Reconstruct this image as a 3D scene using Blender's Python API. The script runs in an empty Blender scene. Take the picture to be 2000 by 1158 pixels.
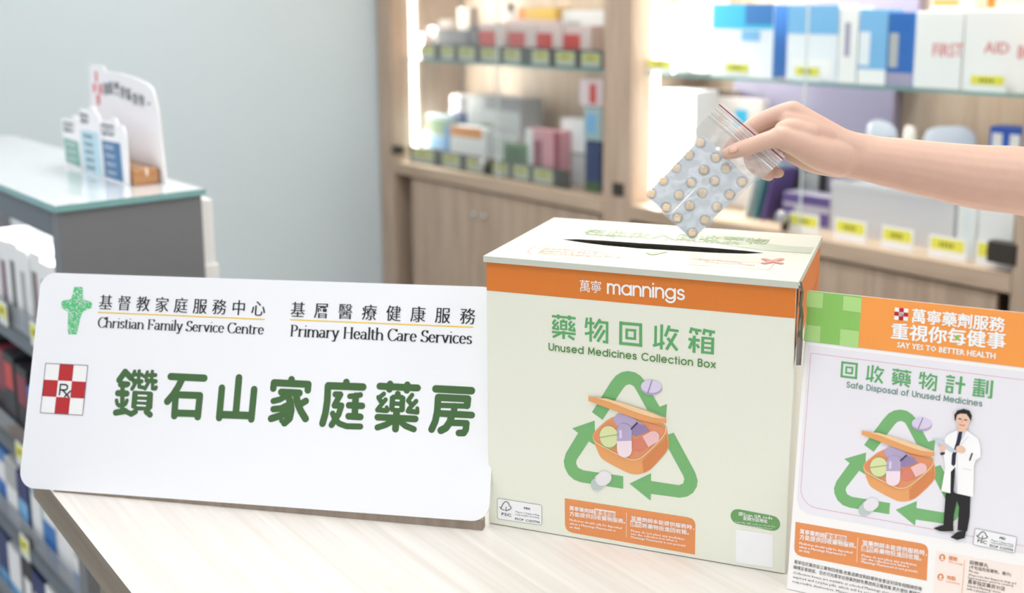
import bpy, bmesh, math, random
from math import radians, sin, cos, pi
from mathutils import Vector, Matrix, geometry

SC = bpy.context.scene
COL = SC.collection
# ------------------------------------------------------------------ camera, light, exposure
# World axes follow the shop fittings: the counter, gondola and wall cabinets run along X, the cabinets face -Y.
PSI = radians(47.77)                      # camera heading
CZ = 0.95                                 # counter top
EYE = Vector((0, 0, CZ + 0.607))
PITCH = radians(9.66)
FPX, PX0, PY0 = 2095.0, 1074.0, 374.0     # focal length and principal point for the 2000x1158 frame
cam_data = bpy.data.cameras.new('camera')
cam = bpy.data.objects.new('camera', cam_data)
COL.objects.link(cam)
cam.location = EYE
cam.rotation_euler = (radians(90) - PITCH, 0, PSI)
cam_data.sensor_width = 36.0
cam_data.lens = FPX / 2000 * 36
cam_data.shift_x = -(PX0 - 1000) / 2000
cam_data.shift_y = -(579 - PY0) / 2000
cam_data.clip_start = 0.02
cam_data.dof.use_dof = True
cam_data.dof.focus_distance = 1.2
cam_data.dof.aperture_fstop = 3.1
SC.camera = cam

vs = SC.view_settings
vs.view_transform = 'Standard'
vs.look = 'None'
vs.gamma = 1
vs.use_curve_mapping = False
vs.exposure = -0.36
SC.cycles.transparent_max_bounces = 32
SC.cycles.max_bounces = 10
SC.cycles.sample_clamp_indirect = 6.0

world = bpy.data.worlds.new('shop_daylight')
SC.world = world
world.use_nodes = True
wn = world.node_tree
wbg = wn.nodes['Background']
wtc = wn.nodes.new('ShaderNodeTexCoord')
wsx = wn.nodes.new('ShaderNodeSeparateXYZ')
wrp = wn.nodes.new('ShaderNodeValToRGB')
wrp.color_ramp.elements[0].position = 0.42
wrp.color_ramp.elements[1].position = 0.60
wrp.color_ramp.elements[0].color = (0.16, 0.16, 0.17, 1)
wrp.color_ramp.elements[1].color = (0.93, 0.97, 1.0, 1)
wma = wn.nodes.new('ShaderNodeMath')
wma.operation = 'MULTIPLY_ADD'
wma.inputs[1].default_value = 0.5
wma.inputs[2].default_value = 0.5
wn.links.new(wtc.outputs['Generated'], wsx.inputs[0])
wn.links.new(wsx.outputs['Z'], wma.inputs[0])
wn.links.new(wma.outputs[0], wrp.inputs[0])
wn.links.new(wrp.outputs[0], wbg.inputs[0])
wbg.inputs[1].default_value = 1.95


def area_light(name, loc, rot, sx, sy, power, color=(1, 1, 1), spread=180):
    d = bpy.data.lights.new(name, 'AREA')
    d.shape = 'RECTANGLE'
    d.size, d.size_y = sx, sy
    d.energy = power
    d.color = color
    d.spread = radians(spread)
    o = bpy.data.objects.new(name, d)
    COL.objects.link(o)
    o.location = loc
    o.rotation_euler = rot
    return o


CEIL = 2.75
# ceiling panels: centre x, y, size x, size y, watts
PANELS = [(-1.35, 1.55, 1.2, 0.6, 8), (-2.9, 1.55, 1.2, 0.6, 8), (0.5, 1.5, 1.2, 0.6, 4), (-0.6, 0.2, 1.2, 0.6, 4), (-2.6, -0.2, 1.2, 0.6, 8)]
for (lx, ly, lsx, lsy, lw) in PANELS:
    area_light('ceiling_panel_lamp', (lx, ly, CEIL - 0.035), (0, 0, 0), lsx * .95, lsy * .95, lw, (0.95, 0.98, 1.0))


# ------------------------------------------------------------------ helpers
def W(x, y, z=0.0):
    """heading frame (x right, y ahead) -> world"""
    return Vector((x * cos(PSI) - y * sin(PSI), x * sin(PSI) + y * cos(PSI), z))


def ray(px, py):
    a = (px - PX0) / FPX
    b = -(py - PY0) / FPX
    c, s = cos(PITCH), sin(PITCH)
    return W(a, c + b * s, -s + b * c)


def hit(px, py, P, n):
    r = ray(px, py)
    return EYE + r * ((P - EYE).dot(n) / r.dot(n))


def on_y(px, py, Y):
    return hit(px, py, Vector((0, Y, 0)), Vector((0, 1, 0)))


def on_x(px, py, X):
    return hit(px, py, Vector((X, 0, 0)), Vector((1, 0, 0)))


def on_z(px, py, Z):
    return hit(px, py, Vector((0, 0, Z)), Vector((0, 0, 1)))


def ahead(px, py, d):
    r = ray(px, py)
    f = W(0, 1, 0)
    return EYE + r * (d / r.dot(f))


def lin(c):
    return tuple(((v / 255) / 12.92 if v / 255 <= 0.04045 else (((v / 255) + 0.055) / 1.055) ** 2.4) for v in c)


MATS = {}


def mat(name, rgb=(200, 200, 200), rough=0.5, metal=0.0, spec=0.5, var=0.03, nscale=40.0, emit=0.0, sss=0.0, coat=0.0):
    if name in MATS:
        return MATS[name]
    m = bpy.data.materials.new(name)
    m.use_nodes = True
    nt = m.node_tree
    b = nt.nodes['Principled BSDF']
    c = lin(rgb)
    if var > 0:
        tc = nt.nodes.new('ShaderNodeTexCoord')
        nz = nt.nodes.new('ShaderNodeTexNoise')
        nz.inputs['Scale'].default_value = nscale
        nt.links.new(tc.outputs['Object'], nz.inputs['Vector'])
        mx = nt.nodes.new('ShaderNodeMix')
        mx.data_type = 'RGBA'
        mx.inputs[6].default_value = (*[max(0, v * (1 - var)) for v in c], 1)
        mx.inputs[7].default_value = (*[min(1, v * (1 + var)) for v in c], 1)
        nt.links.new(nz.outputs[0], mx.inputs[0])
        nt.links.new(mx.outputs[2], b.inputs['Base Color'])
    else:
        b.inputs['Base Color'].default_value = (*c, 1)
    b.inputs['Roughness'].default_value = rough
    b.inputs['Metallic'].default_value = metal
    b.inputs['Specular IOR Level'].default_value = spec
    if coat:
        b.inputs['Coat Weight'].default_value = coat
    if emit:
        b.inputs['Emission Color'].default_value = (*c, 1)
        b.inputs['Emission Strength'].default_value = emit
    if sss:
        b.inputs['Subsurface Weight'].default_value = sss
        b.inputs['Subsurface Radius'].default_value = (0.9, 0.35, 0.2)
        b.inputs['Subsurface Scale'].default_value = 0.006
    MATS[name] = m
    return m


def wood(name, c1, c2, scale=(3, 60, 60), rough=0.5):
    m = bpy.data.materials.new(name)
    m.use_nodes = True
    nt = m.node_tree
    b = nt.nodes['Principled BSDF']
    tc = nt.nodes.new('ShaderNodeTexCoord')
    mp = nt.nodes.new('ShaderNodeMapping')
    mp.inputs['Scale'].default_value = scale
    nz = nt.nodes.new('ShaderNodeTexNoise')
    nz.inputs['Scale'].default_value = 1.0
    nz.inputs['Detail'].default_value = 5
    nz.inputs['Roughness'].default_value = 0.65
    rp = nt.nodes.new('ShaderNodeValToRGB')
    rp.color_ramp.elements[0].position = 0.36
    rp.color_ramp.elements[1].position = 0.66
    rp.color_ramp.elements[0].color = (*lin(c1), 1)
    rp.color_ramp.elements[1].color = (*lin(c2), 1)
    nt.links.new(tc.outputs['Object'], mp.inputs['Vector'])
    nt.links.new(mp.outputs[0], nz.inputs['Vector'])
    nt.links.new(nz.outputs[0], rp.inputs[0])
    nt.links.new(rp.outputs[0], b.inputs['Base Color'])
    b.inputs['Roughness'].default_value = rough
    MATS[name] = m
    return m


def film(name, tint=(255, 255, 255), gloss=0.14, milk=0.03, rough=0.06, milk_rgb=(235, 238, 242), edge=0.6):
    """clear sheet: see-through with a glossy sheen and a little milkiness"""
    m = bpy.data.materials.new(name)
    m.use_nodes = True
    nt = m.node_tree
    nt.nodes.remove(nt.nodes['Principled BSDF'])
    out = nt.nodes['Material Output']
    tr = nt.nodes.new('ShaderNodeBsdfTransparent')
    tr.inputs[0].default_value = (*lin(tint), 1)
    df = nt.nodes.new('ShaderNodeBsdfDiffuse')
    df.inputs[0].default_value = (*lin(milk_rgb), 1)
    gl = nt.nodes.new('ShaderNodeBsdfAnisotropic')
    gl.inputs['Roughness'].default_value = rough
    lw = nt.nodes.new('ShaderNodeLayerWeight')
    lw.inputs[0].default_value = 0.25
    mm = nt.nodes.new('ShaderNodeMath')
    mm.operation = 'MULTIPLY_ADD'
    mm.inputs[1].default_value = edge
    mm.inputs[2].default_value = gloss * 0.4
    m1 = nt.nodes.new('ShaderNodeMixShader')
    m1.inputs[0].default_value = milk
    m2 = nt.nodes.new('ShaderNodeMixShader')
    nt.links.new(tr.outputs[0], m1.inputs[1])
    nt.links.new(df.outputs[0], m1.inputs[2])
    nt.links.new(lw.outputs['Fresnel'], mm.inputs[0])
    nt.links.new(mm.outputs[0], m2.inputs[0])
    nt.links.new(m1.outputs[0], m2.inputs[1])
    nt.links.new(gl.outputs[0], m2.inputs[2])
    nt.links.new(m2.outputs[0], out.inputs['Surface'])
    MATS[name] = m
    return m


class MB:
    """collects geometry for ONE mesh object"""

    def __init__(s):
        s.v, s.f, s.mi, s.ms = [], [], [], []

    def m(s, mt):
        if mt not in s.ms:
            s.ms.append(mt)
        return s.ms.index(mt)

    def face(s, pts, mt):
        i = len(s.v)
        s.v += [tuple(p) for p in pts]
        s.f.append(tuple(range(i, i + len(pts))))
        s.mi.append(s.m(mt))

    def mesh(s, vs_, fs, mt, X=None):
        i = len(s.v)
        for p in vs_:
            p = Vector(p)
            s.v.append(tuple(X @ p if X else p))
        k = s.m(mt)
        for f in fs:
            s.f.append(tuple(i + a for a in f))
            s.mi.append(k)

    def box(s, x0, x1, y0, y1, z0, z1, mt, X=None, skip=()):
        P = [(x0, y0, z0), (x1, y0, z0), (x1, y1, z0), (x0, y1, z0), (x0, y0, z1), (x1, y0, z1), (x1, y1, z1), (x0, y1, z1)]
        F = {'b': (0, 3, 2, 1), 't': (4, 5, 6, 7), 'f': (0, 1, 5, 4), 'r': (1, 2, 6, 5), 'k': (2, 3, 7, 6), 'l': (3, 0, 4, 7)}
        s.mesh(P, [F[k] for k in 'btfrkl' if k not in skip], mt, X)

    def prism(s, poly, h0, h1, mt, X=None, axes=(0, 1, 2), side=None):
        """poly in the plane of axes[0],axes[1]; extruded along axes[2]"""
        n = len(poly)
        P = []
        for h in (h0, h1):
            for a, b in poly:
                q = [0, 0, 0]
                q[axes[0]], q[axes[1]], q[axes[2]] = a, b, h
                P.append(q)
        tri = geometry.tessellate_polygon([[Vector((a, b, 0)) for a, b in poly]])
        s.mesh(P, [tuple(t) for t in tri] + [tuple(n + i for i in t) for t in tri], mt, X)
        s.mesh(P, [(i, (i + 1) % n, n + (i + 1) % n, n + i) for i in range(n)], side or mt, X)

    def tube(s, pts, rad, mt, n=14, X=None, cap=True):
        pts = [Vector(p) for p in pts]
        if not hasattr(rad, '__len__'):
            rad = [rad] * len(pts)
        V, F = [], []
        up = None
        for i, p in enumerate(pts):
            t = (pts[min(i + 1, len(pts) - 1)] - pts[max(i - 1, 0)]).normalized()
            if up is None:
                up = t.orthogonal().normalized()
            up = (up - t * up.dot(t)).normalized()
            bn = t.cross(up)
            for k in range(n):
                a = 2 * pi * k / n
                V.append(p + (up * cos(a) + bn * sin(a)) * rad[i])
        for i in range(len(pts) - 1):
            for k in range(n):
                k2 = (k + 1) % n
                F.append((i * n + k, i * n + k2, (i + 1) * n + k2, (i + 1) * n + k))
        if cap:
            F.append(tuple(reversed(range(n))))
            F.append(tuple(range((len(pts) - 1) * n, len(pts) * n)))
        s.mesh(V, F, mt, X)

    def lathe(s, prof, mt, n=24, X=None):
        V, F = [], []
        for r, z in prof:
            for k in range(n):
                a = 2 * pi * k / n
                V.append((r * cos(a), r * sin(a), z))
        for i in range(len(prof) - 1):
            for k in range(n):
                k2 = (k + 1) % n
                F.append((i * n + k, i * n + k2, (i + 1) * n + k2, (i + 1) * n + k))
        F.append(tuple(reversed(range(n))))
        F.append(tuple(range((len(prof) - 1) * n, len(prof) * n)))
        s.mesh(V, F, mt, X)

    def build(s, name, parent=None, M=None, smooth=False, bevel=0.0, seg=2):
        me = bpy.data.meshes.new(name)
        me.from_pydata(s.v, [], s.f)
        for mt in s.ms:
            me.materials.append(mt)
        me.polygons.foreach_set('material_index', s.mi)
        if smooth:
            me.polygons.foreach_set('use_smooth', [True] * len(me.polygons))
        me.update()
        o = bpy.data.objects.new(name, me)
        COL.objects.link(o)
        if parent is not None:
            o.parent = parent
        if M is not None:
            o.matrix_world = M
        if bevel:
            b = o.modifiers.new('edge', 'BEVEL')
            b.width = bevel
            b.segments = seg
            b.limit_method = 'ANGLE'
            b.angle_limit = radians(40)
        return o


def tag(o, label, cat, group=None):
    o['label'] = label
    o['category'] = cat
    if group:
        o['group'] = group
    return o


def thing(name, label, cat, M, group=None):
    o = bpy.data.objects.new(name, None)
    o.empty_display_size = 0.05
    COL.objects.link(o)
    o.matrix_world = M
    return tag(o, label, cat, group)


def structure(o):
    o['kind'] = 'structure'
    return o


def frame(O, e, u):
    n = e.cross(u).normalized()
    M = Matrix.Identity(4)
    for i in range(3):
        M[i][0], M[i][1], M[i][2], M[i][3] = e[i], u[i], n[i], O[i]
    return M


def at(x, y, z):
    return Matrix.Translation((x, y, z))


# ------------------------------------------------------------------ printed matter: strokes, polygons and lettering on a flat face
TXT = {}


def text_polys(body, bold=0.0):
    key = (body, bold)
    if key not in TXT:
        cu = bpy.data.curves.new('lettering', 'FONT')
        cu.body = body
        cu.resolution_u = 2 if len(body) < 12 else 1
        cu.offset = bold
        o = bpy.data.objects.new('lettering', cu)
        me = o.to_mesh()
        vv = [(v.co.x, v.co.y) for v in me.vertices]
        ff = [tuple(p.vertices) for p in me.polygons]
        o.to_mesh_clear()
        bpy.data.objects.remove(o)
        bpy.data.curves.remove(cu)
        TXT[key] = (vv, ff)
    return TXT[key]


def hull(pts):
    pts = sorted(set(pts))
    if len(pts) < 3:
        return pts

    def half(ps):
        h = []
        for p in ps:
            while len(h) > 1 and (h[-1][0] - h[-2][0]) * (p[1] - h[-2][1]) - (h[-1][1] - h[-2][1]) * (p[0] - h[-2][0]) <= 0:
                h.pop()
            h.append(p)
        return h
    a, b = half(pts), half(reversed(pts))
    return a[:-1] + b[:-1]


class Face:
    """a flat printed face: M maps (s, t, out) to the world; polygons are collected into one mesh"""

    def __init__(s, M, parent):
        s.M = M
        s.L = parent.matrix_world.inverted() @ M if parent is not None else M
        s.b = MB()
        s.k = 0
        s.O = M.translation.copy()
        s.n = Vector((M[0][2], M[1][2], M[2][2]))
        s.inv = M.inverted()

    def px(s, x, y):
        q = s.inv @ hit(x, y, s.O, s.n)
        return (q.x, q.y)

    def crop(s, x0, y0, k):
        return lambda x, y: s.px(x0 + x / k, y0 + y / k)

    def put(s, pts, faces, mt, layer):
        s.k += 1
        z = layer * 2.5e-4 + (s.k % 40) * 4e-6
        s.b.mesh([s.L @ Vector((a, b, z)) for a, b in pts], faces, mt)

    def poly(s, pts, mt, layer=1):
        tri = geometry.tessellate_polygon([[Vector((a, b, 0)) for a, b in pts]])
        s.put(pts, [tuple(t) for t in tri], mt, layer)

    def stroke(s, pts, w, mt, layer=1, butt=False):
        r = w / 2
        for (ax, ay), (bx, by) in zip(pts, pts[1:]):
            d = math.hypot(bx - ax, by - ay) or 1e-9
            nx, ny = -(by - ay) / d * r, (bx - ax) / d * r
            s.put([(ax + nx, ay + ny), (ax - nx, ay - ny), (bx - nx, by - ny), (bx + nx, by + ny)], [(0, 1, 2, 3)], mt, layer)
        for i, (ax, ay) in enumerate(pts):
            if butt and i in (0, len(pts) - 1):
                continue
            s.put([(ax + r * cos(k * pi / 8), ay + r * sin(k * pi / 8)) for k in range(16)], [tuple(range(16))], mt, layer)

    def nib(s, pts, wx, wy, mt, layer=1):
        pen = [(cos(k * pi / 5) * wx / 2, sin(k * pi / 5) * wy / 2) for k in range(10)]
        for a, b in zip(pts, pts[1:]):
            h = hull([(round(p[0] + q[0], 7), round(p[1] + q[1], 7)) for p in (a, b) for q in pen])
            s.put(h, [tuple(range(len(h)))], mt, layer)

    def affine(s, bl, br, h_pt):
        """maps unit (x 0..1 along bl->br, y 0..1 bl->h_pt)"""
        X = (br[0] - bl[0], br[1] - bl[1])
        Y = (h_pt[0] - bl[0], h_pt[1] - bl[1])
        return lambda a, b: (bl[0] + X[0] * a + Y[0] * b, bl[1] + X[1] * a + Y[1] * b)

    def text(s, body, bl, br, h, mt, layer=2, bold=0.0, fat=0.0):
        """body fitted between bl and br (face coordinates), h = letter height on the face"""
        vv, ff = text_polys(body, bold)
        if not vv:
            return
        x0, x1 = min(v[0] for v in vv), max(v[0] for v in vv)
        cjk = any(ord(c) > 0x2E80 for c in body)
        y0, hh = (-0.08, 0.92) if cjk else (0.0, 0.727)
        d = math.hypot(br[0] - bl[0], br[1] - bl[1])
        ux, uy = (br[0] - bl[0]) / d, (br[1] - bl[1]) / d
        offs = [(0, 0)] if not fat else [(-fat, 0), (fat, 0), (0, -fat * .6), (0, fat * .6)]
        for ox, oy in offs:
            P = []
            for vx, vy in vv:
                a = (vx - x0) / (x1 - x0) * d + ox
                b = (vy - y0) / hh * h + oy
                P.append((bl[0] + ux * a - uy * b, bl[1] + uy * a + ux * b))
            s.put(P, ff, mt, layer)

    def chars(s, body, first, last, w, h, mt, layer=2, bold=0.0, contrast=0.0):
        """one character at a time, lower left corners spread evenly from first to last"""
        n = len(body)
        for i, ch in enumerate(body):
            t = i / max(1, n - 1)
            bl = (first[0] + (last[0] - first[0]) * t, first[1] + (last[1] - first[1]) * t)
            vv, ff = text_polys(ch, bold)
            d = math.hypot(last[0] - first[0], last[1] - first[1]) or 1
            ux, uy = ((last[0] - first[0]) / d, (last[1] - first[1]) / d) if n > 1 else (1, 0)
            for o in ((-contrast, 0, contrast) if contrast else (0,)):
                P = []
                for vx, vy in vv:
                    a, b = (vx - 0.04) / 0.92 * w + o, (vy + 0.08) / 0.92 * h
                    P.append((bl[0] + ux * a - uy * b, bl[1] + uy * a + ux * b))
                s.put(P, ff, mt, layer)

    def done(s, name, parent):
        o = s.b.build(name, parent)
        return o


# --- drawn alphabets (x-height 1): centre-line strokes
def arc(cx, cy, rx, ry, a0, a1, n=14):
    return [(cx + rx * cos(radians(a0 + (a1 - a0) * i / n)), cy + ry * sin(radians(a0 + (a1 - a0) * i / n))) for i in range(n + 1)]


CIRC = arc(.5, .5, .5, .5, 0, 360, 24)
S_ = arc(.36, .75, .30, .25, 25, 270, 12) + arc(.36, .25, .34, .25, 90, -155, 12)
SANS = {
    'n': (.8, [[(0, 0), (0, 1)], [(0, .55)] + arc(.4, .6, .4, .4, 180, 0) + [(.8, 0)]]),
    'm': (1.34, [[(0, 0), (0, 1)], arc(.335, .665, .335, .335, 180, 0) + [(.67, 0)], arc(1.005, .665, .335, .335, 180, 0) + [(1.34, 0)]]),
    'a': (1, [CIRC, [(1, 0), (1, 1)]]),
    'g': (1, [CIRC, [(1, 1), (1, 0)] + arc(.5, 0, .5, .42, 0, -155)]),
    's': (.7, [S_]),
    'd': (1, [CIRC, [(1, 0), (1, 1.45)]]),
    'u': (.8, [[(0, 1)] + arc(.4, .4, .4, .4, 180, 360) + [(.8, 1)], [(.8, 0), (.8, 1)]]),
    'e': (1, [[(0, .5), (1, .5)] + arc(.5, .5, .5, .5, 0, 318, 20)]),
    'i': (.05, [[(0.02, 0), (0.02, 1)], [(0.02, 1.38), (0.02, 1.4)]]),
    'c': (.86, [arc(.5, .5, .5, .5, 42, 318, 18)]),
    'o': (1, [CIRC]),
    'l': (.05, [[(0.02, 0), (0.02, 1.45)]]),
    't': (.4, [[(.2, 0), (.2, 1.4)], [(0, 1), (.42, 1)]]),
    'x': (.75, [[(0, 0), (.75, 1)], [(0, 1), (.75, 0)]]),
    'p': (1, [CIRC, [(0, -.45), (0, 1)]]),
    'f': (.45, [[(.15, 0), (.15, 1.1)] + arc(.45, 1.12, .3, .32, 180, 90, 6), [(0, 1), (.42, 1)]]),
    'U': (.95, [[(0, 1.42)] + arc(.475, .475, .475, .475, 180, 360) + [(.95, 1.42)]]),
    'M': (1.2, [[(0, 0), (.08, 1.42), (.6, .2), (1.12, 1.42), (1.2, 0)]]),
    'C': (1.25, [arc(.71, .71, .71, .71, 45, 315, 20)]),
    'B': (.75, [[(.4, .78), (0, .78), (0, 1.42), (.4, 1.42)] + arc(.4, 1.1, .3, .32, 90, -90, 10) + arc(.4, .39, .37, .39, 90, -90, 10) + [(0, 0), (0, .8)]]),
    'S': (.8, [[(x * 1.15, y * 1.42) for x, y in S_]]),
    'D': (1.05, [[(0, 0), (0, 1.42), (.4, 1.42)] + arc(.4, .71, .65, .71, 90, -90, 14) + [(0, 0)]]),
}
H_ = .5   # half serif
SERIF = {
    'C': (1.15, [arc(.66, .75, .62, .78, 38, 322, 20), [(1.15, 1.25), (1.15, 1.5)]], []),
    'h': (1.05, [[(.15, 0), (.15, 1.6)], arc(.52, .55, .37, .42, 170, 0) + [(.89, 0)]], [(.15, 0), (.89, 0), (.08, 1.57, .08)]),
    'r': (.72, [[(.15, 0), (.15, 1)], arc(.5, .6, .33, .37, 160, 55, 8)], [(.15, 0), (.08, .97, .08)]),
    'i': (.36, [[(.18, 0), (.18, 1)], [(.18, 1.42), (.18, 1.45)]], [(.18, 0), (.1, .97, .08)]),
    's': (.68, [[(x * .8 + .06, y) for x, y in S_]], []),
    't': (.55, [[(.2, 1.3), (.2, .2)] + arc(.38, .2, .18, .2, 180, 300, 6), [(0, 1), (.5, 1)]], []),
    'a': (.88, [arc(.4, .72, .28, .26, 150, 0, 8) + [(.68, .2)] + arc(.8, .14, .12, .12, 180, 300, 5), arc(.36, .28, .3, .28, 60, 300, 14) + [(.68, .3)]], []),
    'n': (1.05, [[(.15, 0), (.15, 1)], arc(.52, .55, .37, .42, 170, 0) + [(.89, 0)]], [(.15, 0), (.89, 0), (.08, .97, .08)]),
    'm': (1.6, [[(.15, 0), (.15, 1)], arc(.48, .6, .33, .38, 170, 0) + [(.81, 0)], arc(1.13, .6, .33, .38, 170, 0) + [(1.46, 0)]], [(.15, 0), (.81, 0), (1.46, 0), (.08, .97, .08)]),
    'F': (1.05, [[(.2, 0), (.2, 1.5)], [(.2, 1.5), (.98, 1.5), (.98, 1.25)], [(.2, .78), (.75, .78), (.75, .62)]], [(.2, 0), (.12, 1.5, .15)]),
    'l': (.36, [[(.18, 0), (.18, 1.6)]], [(.18, 0), (.1, 1.57, .08)]),
    'y': (.92, [[(.1, 1), (.48, .02)], [(.85, 1), (.42, -.2)] + arc(.24, -.26, .18, .2, 10, -150, 8)], [(.12, 1), (.84, 1)]),
    'S': (.95, [[(x * 1.2 + .05, y * 1.5) for x, y in S_], [(.82, 1.2), (.82, 1.48)], [(.06, .05), (.06, .3)]], []),
    'e': (.86, [[(.08, .55), (.76, .55)] + arc(.43, .5, .36, .5, 8, 320, 18)], []),
    'v': (.92, [[(.1, 1), (.46, .02), (.82, 1)]], [(.12, 1), (.82, 1)]),
    'c': (.8, [arc(.45, .5, .38, .5, 45, 318, 16)], []),
    'P': (1.05, [[(.2, 0), (.2, 1.5), (.5, 1.5)] + arc(.5, 1.12, .42, .38, 90, -90, 10) + [(.2, .74)]], [(.2, 0), (.12, 1.5, .12)]),
    'H': (1.4, [[(.22, 0), (.22, 1.5)], [(1.16, 0), (1.16, 1.5)], [(.22, .78), (1.16, .78)]], [(.22, 0), (1.16, 0), (.22, 1.5), (1.16, 1.5)]),
}


def drawn_text(F, body, bl, br, xh, w, mt, layer=2, font='sans', gap=.4, thin=.3):
    """lettering in one of the drawn alphabets between bl and br; xh = x-height, w = stroke width on the face"""
    T = SANS if font == 'sans' else SERIF
    sp = .75 if font == 'sans' else .55
    x, items = 0.0, []
    for ch in body:
        if ch == ' ':
            x += sp
            continue
        items.append((x, ch))
        x += T[ch][0] + gap
    total = x - gap
    d = math.hypot(br[0] - bl[0], br[1] - bl[1])
    ux, uy = (br[0] - bl[0]) / d, (br[1] - bl[1]) / d
    kx = (d - w) / total

    def P(a, b):
        a, b = a * kx + w / 2, b * xh
        return (bl[0] + ux * a - uy * b, bl[1] + uy * a + ux * b)
    for x0, ch in items:
        g = T[ch]
        for st in g[1]:
            pts = [P(x0 + a, b) for a, b in st]
            if font == 'sans':
                F.stroke(pts, w, mt, layer)
            else:
                F.nib(pts, w, w * thin, mt, layer)
        if font != 'sans':
            for sf in g[2]:
                hw = sf[2] if len(sf) > 2 else .17
                F.nib([P(x0 + sf[0] - hw, sf[1]), P(x0 + sf[0] + hw, sf[1])], w * .35, w * .28, mt, layer)


# ------------------------------------------------------------------ materials
WHITE = mat('white_print', (250, 250, 250), .5, var=.01)
BLACK = mat('black_print', (16, 16, 16), .5, var=0)
M_sign = mat('white_acrylic', (243, 244, 249), .22, var=.005, coat=.2)
M_edge = mat('white_acrylic_edge', (225, 228, 232), .3)
M_dgreen = mat('dark_green_vinyl', (62, 102, 50), .4, var=.12, nscale=14)
M_xgreen = mat('crayon_green', (92, 200, 132), .6, var=.12, nscale=300)
M_yellow_line = mat('yellow_print', (247, 205, 50), .5)
M_red = mat('signal_red_print', (190, 24, 32), .45)
M_wine = mat('thin_border_print', (110, 70, 110), .5)
M_card = mat('pale_green_card', (236, 238, 224), .55, var=.012, nscale=220)
M_lid = mat('cream_green_card', (206, 211, 199), .5, var=.01)
M_orange = mat('orange_card', (224, 126, 44), .5, var=.03, nscale=260)
M_orange2 = mat('soft_orange_print', (232, 148, 88), .5, var=.03, nscale=200)
M_hgreen = mat('heading_green_print', (96, 172, 106), .5, var=.05, nscale=200)
M_lgreen = mat('lettering_green_print', (84, 140, 70), .5)
M_rgreen = mat('emblem_green_print', (120, 182, 116), .5, var=.04, nscale=160)
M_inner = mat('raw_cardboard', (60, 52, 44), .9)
M_wave = mat('pale_sage_print', (178, 190, 172), .5)
M_pinkline = mat('pale_pink_print', (224, 158, 150), .5)
M_coral = mat('coral_print', (232, 130, 120), .5)
M_lidg = mat('lid_green_print', (136, 166, 122), .5)
M_tick = mat('tick_green_print', (150, 205, 130), .5)
M_poster = mat('lavender_white_card', (238, 236, 243), .45, var=.006)
M_posterw = mat('poster_white', (250, 248, 247), .45, var=.006)
M_porange = mat('poster_orange', (250, 160, 72), .45, var=.02)
M_pgreen = mat('poster_green', (142, 200, 98), .45, var=.05, nscale=60)
M_pgreen2 = mat('poster_light_green', (178, 222, 138), .45, var=.03)
M_peach = mat('peach_print', (252, 238, 230), .5)
M_greytext = mat('grey_green_print', (116, 150, 136), .5)
M_ctr = wood('pale_ash_laminate', (222, 216, 210), (238, 234, 230), (1.6, 55, 55), .42)
M_ctr_edge = wood('taupe_edge_band', (128, 116, 100), (150, 137, 120), (2, 40, 40), .55)
M_cab = wood('taupe_oak_laminate', (166, 145, 126), (190, 169, 150), (40, 40, 2.5), .5)
M_cabh = wood('taupe_oak_laminate_level', (166, 145, 124), (192, 171, 150), (2.5, 40, 40), .5)
M_cabback = wood('beige_oak_back', (188, 166, 144), (212, 192, 170), (30, 30, 2), .55)
M_glass = film('clear_glass', (251, 253, 253), .0, .002, .02, edge=.25)
M_glass_g = mat('green_glass_edge', (112, 166, 166), .12, spec=.8)
M_glass_top = mat('white_backed_glass', (228, 233, 238), .06, coat=.4)
M_film = film('clear_plastic_film', (252, 252, 252), .30, .07, .12)
M_grey = mat('warm_grey_metal', (118, 119, 123), .5, var=.03)
M_grey2 = mat('cool_grey_metal', (98, 106, 114), .45, var=.03)
M_shelf = mat('pale_shelf_metal', (222, 224, 226), .45)
M_chrome = mat('polished_chrome', (210, 210, 212), .12, metal=1.0)
M_clip = mat('dark_bronze_clip', (62, 58, 52), .4, metal=.4)
M_tagrail = mat('dark_tag_rail', (62, 58, 50), .5)
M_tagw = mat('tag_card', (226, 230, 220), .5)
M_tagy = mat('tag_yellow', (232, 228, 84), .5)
M_tagy_shade = mat('tag_shaded_yellow', (196, 194, 100), .5)  # tag yellow dimmed in its colour for the unlit left cabinet fronts
M_tagw_shade = mat('tag_shaded_card', (186, 192, 182), .5)  # tag card darkened the same way, shade put into the colour
M_tagp = mat('tag_figures', (120, 116, 30), .6)
M_skin = mat('skin', (216, 178, 160), .48, var=.06, nscale=60, sss=.12)
M_nail = mat('nail', (222, 176, 156), .28, spec=.5)

_nt = M_skin.node_tree
_tc = _nt.nodes.new('ShaderNodeTexCoord'); _nz = _nt.nodes.new('ShaderNodeTexNoise'); _bp = _nt.nodes.new('ShaderNodeBump')
_nz.inputs['Scale'].default_value = 260
_nz.inputs['Detail'].default_value = 4
_bp.inputs['Strength'].default_value = .12
_bp.inputs['Distance'].default_value = .0012
_nt.links.new(_tc.outputs['Object'], _nz.inputs['Vector']); _nt.links.new(_nz.outputs[0], _bp.inputs['Height'])
_nt.links.new(_bp.outputs[0], _nt.nodes['Principled BSDF'].inputs['Normal'])

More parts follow.
